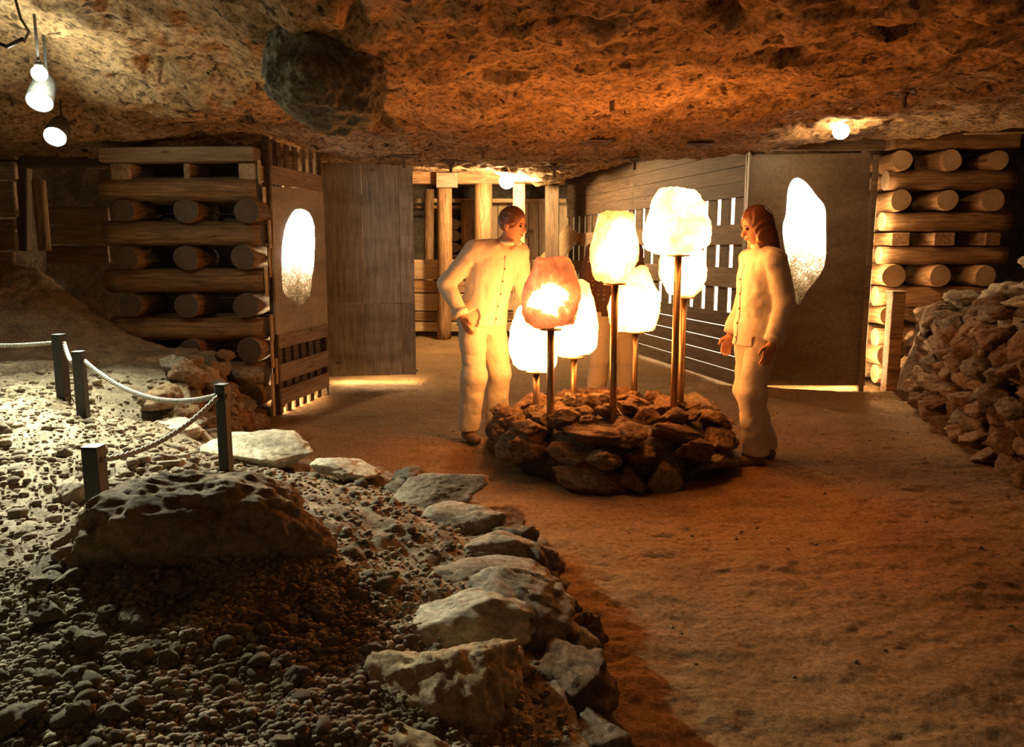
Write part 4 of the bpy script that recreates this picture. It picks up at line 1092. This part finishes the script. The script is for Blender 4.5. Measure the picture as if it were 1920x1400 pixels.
def floodlight(px, py, Y, r, aim, label):
    p = at(px, py, Y); zc = float(ceil_z(np.array([p.x]), np.array([Y]))[0])
    e = empty('floodlight', p, 0, label, 'lamp', 'white floodlights at the left')
    q = Vector((0, 0, 1)).rotation_difference((Vector(aim) - p).normalized())
    can = link('housing', lathe_mesh('housing', [(r * 0.5, -r * 1.9), (r * 0.9, -r * 1.6), (r * 1.12, -r * 0.6), (r * 1.16, 0.0), (r * 1.22, r * 1.5), (r * 1.14, r * 1.5), (r * 1.06, 0.0), (r * 0.5, -r * 0.05)], 24), e, M_HOUSING); place(can, (0, 0, 0), q)
    ln = link('lens', lathe_mesh('lens', [(r * 0.02, 0.001), (r, 0.002), (r * 0.85, r * 0.18), (r * 0.5, r * 0.28), (r * 0.02, r * 0.32)], 24), can, M_FLOOD)
    link('bracket', tube_mesh('bracket', [(0, r * 0.4, r * 0.6), (0, r * 0.9, r * 1.5), (0, r, max(zc - p.z, 0.05) + 0.1)], 0.008, 8), e, M_HOUSING)
floodlight(80, 172, 4.75, 0.06, (-2.35, 3.0, 0.4), 'white floodlight, upper of the two at left')
floodlight(109, 244, 5.55, 0.06, (-2.6, 3.2, 0.4), 'white floodlight, lower of the two at left')
bulb(74, 138, 4.55, 0.04, M_BULBL, 'small bare white bulb above the two floodlights')
bulb(950, 340, 11.2, 0.10, M_BULBB, 'bright warm bulb at the back above the timber room')
bulb(1577, 246, 6.9, 0.065, M_BULBR, 'bright warm bulb under the ceiling at right')
def led(a, b, label, r=0.012):
    a, b = Vector(a), Vector(b); e = empty('led_tube', a, 0, label, 'lamp', 'light tubes behind the panels')
    link('tube', tube_mesh('tube', [Vector(), b - a], r, 10), e, M_LED)
    d = (b - a).normalized()
    for p, s in ((Vector(), -1), (b - a, 1)):
        link('end_cap', tube_mesh('end_cap', [p, p + d * s * 0.02], r * 1.15, 10), e, M_HOUSING)
led((-1.978, 7.24, 0.12), (-1.978, 7.24, 2.0), 'upright light tube hidden between log crib and left crystal frame')
led(A + Vector((-0.075, 0.12, 0.105)), B + Vector((-0.10, -0.06, 0.105)), 'light tube running behind the foot of left crystal frame', 0.010)
led(dl + Vector((0.02, 0.13, 0.114)), dr_ + Vector((-0.02, 0.13, 0.114)), 'light tube running behind the foot of the grey door', 0.010)
led((2.40, 8.03, 0.09), (3.5, 8.03, 0.09), 'light tube running behind the foot of the right panel', 0.010)
led((3.54, 7.965, 0.1), (3.54, 7.965, 1.9), 'upright light tube hidden behind right edge of the dark panel')
# cable bracket on the ceiling
e = empty('cable_bracket', at(40, 45, 3.6), 0, 'bent metal cable bracket on the ceiling above the floodlights', 'bracket')
link('clip', tube_mesh('clip', [(-0.02, 0, 0.12), (0.0, 0, 0.02), (0.03, 0, -0.03), (0.0, 0.01, -0.07), (-0.04, 0, -0.05)], 0.006, 8), e, M_ROPE)
link('cable', tube_mesh('cable', [(-0.25, 0.1, -0.02), (-0.1, 0.05, -0.08), (0.0, 0.0, -0.06)], 0.008, 8), e, M_BLACK)

# ------------------------------------------------------------------ people
def surfnet(f, lo, hi, h):
    lo = np.array(lo, float); n = np.ceil((np.array(hi) - lo) / h).astype(int) + 1
    ax = [lo[i] + h * np.arange(n[i]) for i in range(3)]
    G = np.stack(np.meshgrid(*ax, indexing='ij'), -1); v = f(G.reshape(-1, 3)).reshape(n)
    c = n - 1; S = np.zeros((*c, 3)); K = np.zeros(c)
    def sl_(o): return tuple(slice(o[i], o[i] + c[i]) for i in range(3))
    for axn in range(3):
        o1, o2 = [i for i in range(3) if i != axn]
        for a_ in (0, 1):
            for b_ in (0, 1):
                s = [0, 0, 0]; s[o1] = a_; s[o2] = b_; e_ = list(s); e_[axn] = 1
                va, vb = v[sl_(s)], v[sl_(e_)]; m = (va < 0) != (vb < 0)
                t = np.where(m, va / np.where(m, va - vb, 1), 0)
                S[..., axn] += m * t; S[..., o1] += m * a_; S[..., o2] += m * b_; K += m
    act = K > 0; idx = np.full(c, -1); idx[act] = np.arange(act.sum())
    I = np.argwhere(act); P = (I + S[act] / K[act][:, None]) * h + lo
    F_ = []
    for axn in range(3):
        o1, o2 = (axn + 1) % 3, (axn + 2) % 3
        s0 = [slice(None)] * 3; s1 = [slice(None)] * 3; s0[axn] = slice(0, -1); s1[axn] = slice(1, None)
        va, vb = v[tuple(s0)], v[tuple(s1)]; E = np.argwhere((va < 0) != (vb < 0))
        E = E[(E[:, o1] > 0) & (E[:, o2] > 0) & (E[:, o1] < c[o1]) & (E[:, o2] < c[o2])]
        def cell(d1, d2):
            q_ = E.copy(); q_[:, o1] += d1; q_[:, o2] += d2; return idx[q_[:, 0], q_[:, 1], q_[:, 2]]
        Q = np.stack([cell(-1, -1), cell(0, -1), cell(0, 0), cell(-1, 0)], 1)
        flip = ~(va[E[:, 0], E[:, 1], E[:, 2]] < 0); Q[flip] = Q[flip][:, ::-1]
        F_.append(Q)
    F_ = np.concatenate(F_); F_ = F_[(F_ >= 0).all(1)]
    return P, F_
def cap(P, a, b, ra, rb):
    a, b = np.array(a, float), np.array(b, float); ba = b - a
    t = np.clip(((P - a) @ ba) / (ba @ ba), 0, 1)
    return np.linalg.norm(P - a - t[:, None] * ba, axis=1) - (ra + (rb - ra) * t)
def ell(P, c, r):
    q_ = (P - np.array(c)) / np.array(r); k0 = np.linalg.norm(q_, axis=1); k1 = np.linalg.norm(q_ / np.array(r), axis=1)
    return k0 * (k0 - 1) / np.maximum(k1, 1e-6)
def smin(a, b, k):
    h = np.clip(0.5 + 0.5 * (b - a) / k, 0, 1); return b + (a - b) * h - k * h * (1 - h)
def su(ds, k):
    r_ = ds[0]
    for d in ds[1:]: r_ = smin(r_, d, k)
    return r_
def person(loc, rz, J, top, bottom, hairm, label, long_hair, top_mat, bot_mat, hem=0.80, wr_seed=1):
    e = empty('person', loc, rz, label, 'person')
    g = {k: np.array(v, float) for k, v in J.items()}
    hc = g['head']; sh = (g['shl'] + g['shr']) / 2; pel = g['pel']
    fw = g['face'] / np.linalg.norm(g['face']); sd_ = np.cross(fw, [0, 0, 1.0]); sd_ /= np.linalg.norm(sd_); upv = np.cross(sd_, fw)
    def hl(P):                                    # head coordinates: x side, y forward, z up
        q_ = P - hc; return np.stack([q_ @ sd_, q_ @ fw, q_ @ upv], 1)
    def head(P):
        q_ = hl(P)
        d = su([ell(q_, (0, -0.012, 0.025), (0.074, 0.092, 0.092)), ell(q_, (0, 0.012, -0.035), (0.060, 0.070, 0.078)), ell(q_, (0, 0.035, -0.088), (0.030, 0.030, 0.022))], 0.03)
        d = smin(d, cap(q_, (0, 0.078, 0.012), (0, 0.100, -0.025), 0.008, 0.014), 0.014)
        for s in (-1, 1):
            d = -smin(-d, ell(q_, (s * 0.030, 0.092, 0.010), (0.016, 0.014, 0.010)), 0.012) if False else np.maximum(d, -ell(q_, (s * 0.030, 0.094, 0.008), (0.017, 0.013, 0.009)))
            d = np.minimum(d, ell(q_, (s * 0.076, -0.008, -0.005), (0.010, 0.022, 0.032)))
        d = smin(d, ell(q_, (0, 0.083, -0.055), (0.022, 0.010, 0.007)), 0.008)
        return d
    def torso(P, grow):
        mid = (pel + sh) / 2
        tx = su([ell((P - pel) , (0, 0, 0), np.array([0.165, 0.115, 0.14]) + grow), ell(P - (pel * 0.6 + sh * 0.4), (0, 0, 0), np.array([0.145, 0.10, 0.20]) + grow),
                 ell(P - (pel * 0.28 + sh * 0.72), (0, 0, 0), np.array([0.165, 0.112, 0.19]) + grow), cap(P, g['shl'], g['shr'], 0.058 + grow, 0.058 + grow)], 0.06)
        return tx
    def legs(P, grow, flare=0.0):
        out = None
        for s in 'lr':
            d = su([cap(P, g['hip' + s], g['kn' + s], 0.088 + grow, 0.058 + grow + flare * 0.5), cap(P, g['kn' + s], g['an' + s], 0.058 + grow + flare * 0.5, 0.038 + grow + flare)], 0.03)
            out = d if out is None else smin(out, d, 0.012)
        return out
    def arms(P, grow):
        out = None
        for s in 'lr':
            d = su([cap(P, g['sh' + s], g['el' + s], 0.054 + grow, 0.043 + grow), cap(P, g['el' + s], g['wr' + s], 0.043 + grow, 0.028 + grow)], 0.02)
            out = d if out is None else np.minimum(out, d)
        return out
    def feet(P, grow):
        out = None
        for s in 'lr':
            a_ = g['an' + s]; f_ = g['toe' + s]; heel = a_ - (f_ - a_) * 0.28; heel[2] = 0.035
            t_ = f_.copy(); t_[2] = 0.03
            d = su([cap(P, heel, t_, 0.032 + grow, 0.027 + grow), cap(P, a_, heel * 0.5 + t_ * 0.5, 0.036 + grow, 0.034 + grow)], 0.02)
            out = d if out is None else np.minimum(out, d)
        return out
    def body(P):
        d = smin(torso(P, -0.012), legs(P, -0.006), 0.04)
        d = smin(d, arms(P, -0.008), 0.03)
        d = smin(d, cap(P, sh, hc - upv * 0.06, 0.058, 0.050), 0.03)
        d = smin(d, head(P), 0.02)
        return np.minimum(d, feet(P, -0.004))
    allp = np.array([v for k, v in g.items() if k != 'face'])
    lo = allp.min(0) - 0.16; hi = allp.max(0) + 0.16; lo[2] = -0.02
    P0, F0 = surfnet(body, lo, hi, 0.0095)
    parts = [(P0, F0)]
    # hands with five fingers
    for s in 'lr':
        w_ = g['wr' + s]; d_ = w_ - g['el' + s]; d_ /= np.linalg.norm(d_)
        d_ = d_ * 0.75 + np.array([0, 0, -0.25]); d_ /= np.linalg.norm(d_)
        fr_ = np.array([0, -1.0, 0]); fr_ = fr_ - d_ * (fr_ @ d_); fr_ /= np.linalg.norm(fr_)
        pn = np.cross(d_, fr_); pn *= np.sign((pel - w_) @ pn + 1e-9)        # palm towards the body
        def hand(P, w_=w_, d_=d_, fr_=fr_, pn=pn):
            o_ = su([cap(P, w_ - d_ * 0.03, w_ + d_ * 0.02, 0.024, 0.026), cap(P, w_ + d_ * 0.03 + fr_ * 0.018, w_ + d_ * 0.075 + fr_ * 0.026, 0.019, 0.014), cap(P, w_ + d_ * 0.03 - fr_ * 0.016, w_ + d_ * 0.07 - fr_ * 0.026, 0.019, 0.013), cap(P, w_ + d_ * 0.02, w_ + d_ * 0.075, 0.02, 0.015)], 0.012)
            for k_, (of, ln) in enumerate(((0.030, 0.070), (0.010, 0.078), (-0.010, 0.073), (-0.028, 0.058))):
                a_ = w_ + d_ * 0.078 + fr_ * of; b_ = a_ + d_ * ln * 0.5 + pn * 0.006; c_ = b_ + (d_ * 0.8 + pn * 0.6) * ln * 0.5
                o_ = smin(o_, np.minimum(cap(P, a_, b_, 0.0095, 0.0088), cap(P, b_, c_, 0.0088, 0.0072)), 0.004)
            a_ = w_ + d_ * 0.025 + fr_ * 0.022; b_ = a_ + (d_ * 0.6 + fr_ * 0.75) * 0.042; c_ = b_ + (d_ * 0.95 + fr_ * 0.2 + pn * 0.2) * 0.034
            return smin(o_, np.minimum(cap(P, a_, b_, 0.014, 0.011), cap(P, b_, c_, 0.011, 0.0085)), 0.006)
        parts.append(surfnet(hand, w_ - 0.17, w_ + 0.17, 0.0048))
    VV, FF, b0 = [], [], 0
    for p_, f_ in parts: VV.append(p_); FF.append(f_ + b0); b0 += len(p_)
    bd = link('body', pymesh('body', np.concatenate(VV), np.concatenate(FF)), e, M_SKIN, True); bd['label'] = 'bare face, neck and hands'
    def wrinkle(P, k, amp):
        return amp * fbm(P * np.array([8, 8, 6.5]) + k, 3, wr_seed + k, ridge=True)
    hemz = hem
    def jacket(P):
        skirt = cap(P, pel * 0.5 + sh * 0.5, np.array([pel[0], pel[1], hemz - 0.02]), 0.135, 0.165)
        q_ = P.copy(); q_[:, 1] = pel[1] + (P[:, 1] - pel[1]) * 1.28
        skirt = cap(q_, (pel * 0.5 + sh * 0.5), np.array([pel[0], pel[1], hemz - 0.02]), 0.155, 0.205)
        d = su([torso(P, 0.028), skirt], 0.05)
        d = smin(d, arms(P, 0.026), 0.008) + wrinkle(P, 1, 0.011)
        d = np.maximum(d, np.minimum(hemz - P[:, 2], arms(P, 0.034)))            # cut at the hem, sleeves may run lower
        for s in 'lr':
            w_ = g['wr' + s]; dd = w_ - g['el' + s]; dd /= np.linalg.norm(dd)
            near_ = np.linalg.norm(P - w_, axis=1) < 0.12
            d = np.where(near_, np.maximum(d, (P - w_) @ dd + 0.005), d)
        nk = hc - upv * 0.115
        d = np.maximum(d, 0.066 - np.linalg.norm((P - nk - np.array([0, 0, 0.03])) * np.array([1, 1, 0.8]), axis=1))
        return d
    Pj, Fj = surfnet(jacket, lo, hi, 0.0095)
    link(top, pymesh(top, Pj, Fj), e, top_mat, True)
    jk = [o_ for o_ in e.children if o_.name.split('.')[0] == top][0]
    def drop(p_, dirv):                                # walk inwards along dirv to the cloth surface
        p_ = np.array(p_, float); dirv = np.array(dirv, float)
        for _ in range(60):
            dv = float(jacket(p_[None])[0])
            if dv < 0.0005: break
            p_ = p_ + dirv * max(dv * 0.7, 0.001)
        return p_
    pts_ = []
    for k_ in range(12):
        t_ = k_ / 11; c_ = sh * (1 - t_) + np.array([pel[0], pel[1], hemz + 0.01]) * t_ - np.array([0, 0, 0.03 * (1 - t_)])
        pts_.append(drop(c_ + np.array([0, -0.35, 0]), (0, 1, 0)))
    link('placket', tube_mesh('placket', [Vector(p_) for p_ in pts_], 0.006, 6), jk, top_mat)
    Vb, Fb = ico(1)
    for k_ in (2, 4, 6, 8, 10):
        bt = link('button', pymesh('button', Vb * np.array([0.008, 0.004, 0.008]), Fb), jk, M_SHOE, True); bt.location = pts_[k_] - np.array([0, 0.007, 0])
    cr = [hc - upv * 0.118 + np.array([0.068 * math.cos(a_), 0.062 * math.sin(a_), 0.012 * math.sin(a_)]) for a_ in np.linspace(-math.pi * 0.42, math.pi * 1.42, 18)]
    link('collar', tube_mesh('collar', [Vector(p_) for p_ in cr], 0.016, 8), jk, top_mat, )
    for s in 'lr':
        dd = g['wr' + s] - g['el' + s]; dd /= np.linalg.norm(dd); w_ = g['wr' + s] - dd * 0.012
        link('cuff', tube_mesh('cuff', [Vector(w_ - dd * 0.035), Vector(w_)], [0.056, 0.054], 18), jk, top_mat)
    def trousers(P):
        d = smin(legs(P, 0.020, 0.030), ell(P, pel - np.array([0, 0, 0.02]), (0.178, 0.132, 0.14)), 0.04) + wrinkle(P, 5, 0.011)
        d = np.maximum(d, P[:, 2] - (pel[2] + 0.09)); return np.maximum(d, 0.075 - P[:, 2])
    Pt, Ft = surfnet(trousers, lo, [hi[0], hi[1], pel[2] + 0.2], 0.0095)
    link(bottom, pymesh(bottom, Pt, Ft), e, bot_mat, True)
    for s in 'lr':
        def shoe(P, s=s):
            a_ = g['an' + s]; f_ = g['toe' + s]; heel = a_ - (f_ - a_) * 0.28; heel[2] = 0.035; t_ = f_.copy(); t_[2] = 0.03
            d = su([cap(P, heel, t_, 0.038, 0.033), cap(P, a_ - np.array([0, 0, 0.02]), heel * 0.5 + t_ * 0.5, 0.045, 0.036)], 0.02)
            d = np.maximum(d, P[:, 2] - 0.085); return np.maximum(d, 0.001 - P[:, 2])
        a_ = g['an' + s]
        ps, fs = surfnet(shoe, [a_[0] - 0.26, a_[1] - 0.26, -0.02], [a_[0] + 0.26, a_[1] + 0.26, 0.13], 0.008)
        link('shoe', pymesh('shoe', ps, fs), e, M_SHOE, True)
    def hair(P):
        q_ = hl(P)
        cap_ = ell(q_, (0, -0.018, 0.032), (0.086, 0.104, 0.102))
        if long_hair:
            back = su([ell(q_, (0, -0.055, -0.09), (0.084, 0.060, 0.18)), ell(q_, (0.056, -0.012, -0.09), (0.032, 0.064, 0.16)), ell(q_, (-0.056, -0.012, -0.09), (0.032, 0.064, 0.16))], 0.05)
            cap_ = smin(cap_, back, 0.03)
        else: cap_ = np.maximum(cap_, -0.045 - q_[:, 2])
        cap_ = cap_ + 0.004 * np.sin(q_[:, 0] * 190 + 6 * np.sin(q_[:, 2] * 25)) * (q_[:, 1] < 0.05)
        facecut = ell(q_, (0, 0.115, -0.045), (0.066, 0.105, 0.125))
        cap_ = np.maximum(cap_, -facecut)
        return cap_
    ph, fh = surfnet(hair, hc - 0.30, hc + 0.2, 0.0065)
    link('hair', pymesh('hair', ph, fh), e, hairm, True)
    Ve, Fe = ico(2)
    for s in (-1, 1):
        c_ = hc + sd_ * s * 0.030 + fw * 0.082 + upv * 0.008
        ey = link('eye', pymesh('eye', Ve * 0.0105, Fe), bd, M_EYE, True); ey.location = c_
        bp = [hc + sd_ * s * (0.016 + 0.012 * k_) + fw * (0.093 - 0.005 * k_ * k_ * 0.7) + upv * (0.026 + 0.003 * (k_ == 1)) for k_ in range(3)]
        link('eyebrow', tube_mesh('eyebrow', bp, 0.0035, 6), bd, hairm)
    lp = [hc + sd_ * (k_ - 1) * 0.017 + fw * (0.0915 - 0.005 * abs(k_ - 1)) + upv * (-0.056) for k_ in range(3)]
    link('mouth', tube_mesh('mouth', lp, [0.003, 0.0055, 0.003], 6), bd, M_LIP)
    return e

# woman at the right, walking towards the lamps, looking down at them
wpos = atz(1411, 866)
person((wpos.x, wpos.y, 0.0), R(-80), dict(pel=(0, 0, 0.90), hipl=(0.085, 0, 0.88), hipr=(-0.085, 0, 0.88), knl=(0.085, -0.075, 0.49), knr=(-0.085, -0.02, 0.48),
    anl=(0.08, -0.02, 0.09), anr=(-0.08, 0.13, 0.10), toel=(0.09, -0.15, 0.03), toer=(-0.09, 0.0, 0.03), shl=(0.155, 0.0, 1.345), shr=(-0.155, 0.0, 1.345),
    ell=(0.215, 0.05, 1.07), elr=(-0.215, 0.0, 1.07), wrl=(0.215, -0.02, 0.83), wrr=(-0.205, -0.10, 0.84), head=(0, -0.055, 1.555), face=(0.06, -1, -0.30)),
    'jacket', 'trousers', M_HAIR, 'woman in cream jacket and trousers looking towards the salt lamps', True, M_CLOTH, M_CLOTH, 0.79, 3)
# man left of the heap, leaning towards the lamps, one hand at his pocket
mpos = atz(905, 822)
person((mpos.x, mpos.y, 0.0), R(38), dict(pel=(0, 0, 0.94), hipl=(0.09, 0, 0.92), hipr=(-0.09, 0, 0.92), knl=(0.12, -0.05, 0.50), knr=(-0.10, -0.04, 0.50),
    anl=(0.14, 0.02, 0.09), anr=(-0.11, 0.03, 0.09), toel=(0.19, -0.13, 0.03), toer=(-0.14, -0.12, 0.03), shl=(0.24, -0.13, 1.385), shr=(-0.10, -0.05, 1.40),
    ell=(0.31, -0.10, 1.11), elr=(-0.27, 0.06, 1.16), wrl=(0.30, -0.25, 0.93), wrr=(-0.215, -0.06, 0.94), head=(0.13, -0.21, 1.58), face=(0.35, -1, -0.22)),
    'shirt', 'trousers', M_HAIR, 'person in cream shirt and pale trousers leaning towards the salt lamps', False, M_CLOTH, M_CLOTH2, 0.86, 8)
# person behind the lamps
qpos = Vector(((1150 - 960) / FPX * 6.75, 6.75, 0))
person(qpos, R(8), dict(pel=(0, 0, 0.94), hipl=(0.09, 0, 0.92), hipr=(-0.09, 0, 0.92), knl=(0.12, -0.03, 0.50), knr=(-0.12, -0.03, 0.50),
    anl=(0.14, 0.02, 0.09), anr=(-0.14, 0.02, 0.09), toel=(0.17, -0.14, 0.03), toer=(-0.17, -0.14, 0.03), shl=(0.165, 0.0, 1.39), shr=(-0.165, 0.0, 1.39),
    ell=(0.23, 0.02, 1.12), elr=(-0.23, 0.02, 1.12), wrl=(0.235, -0.05, 0.88), wrr=(-0.235, -0.05, 0.88), head=(0, -0.03, 1.59), face=(0.0, -1, -0.25)),
    'shirt', 'trousers', M_HAIR, 'person in dark dotted shirt and pale trousers standing behind the lamps', False, M_DOTTED, M_CLOTH2, 0.86, 13)
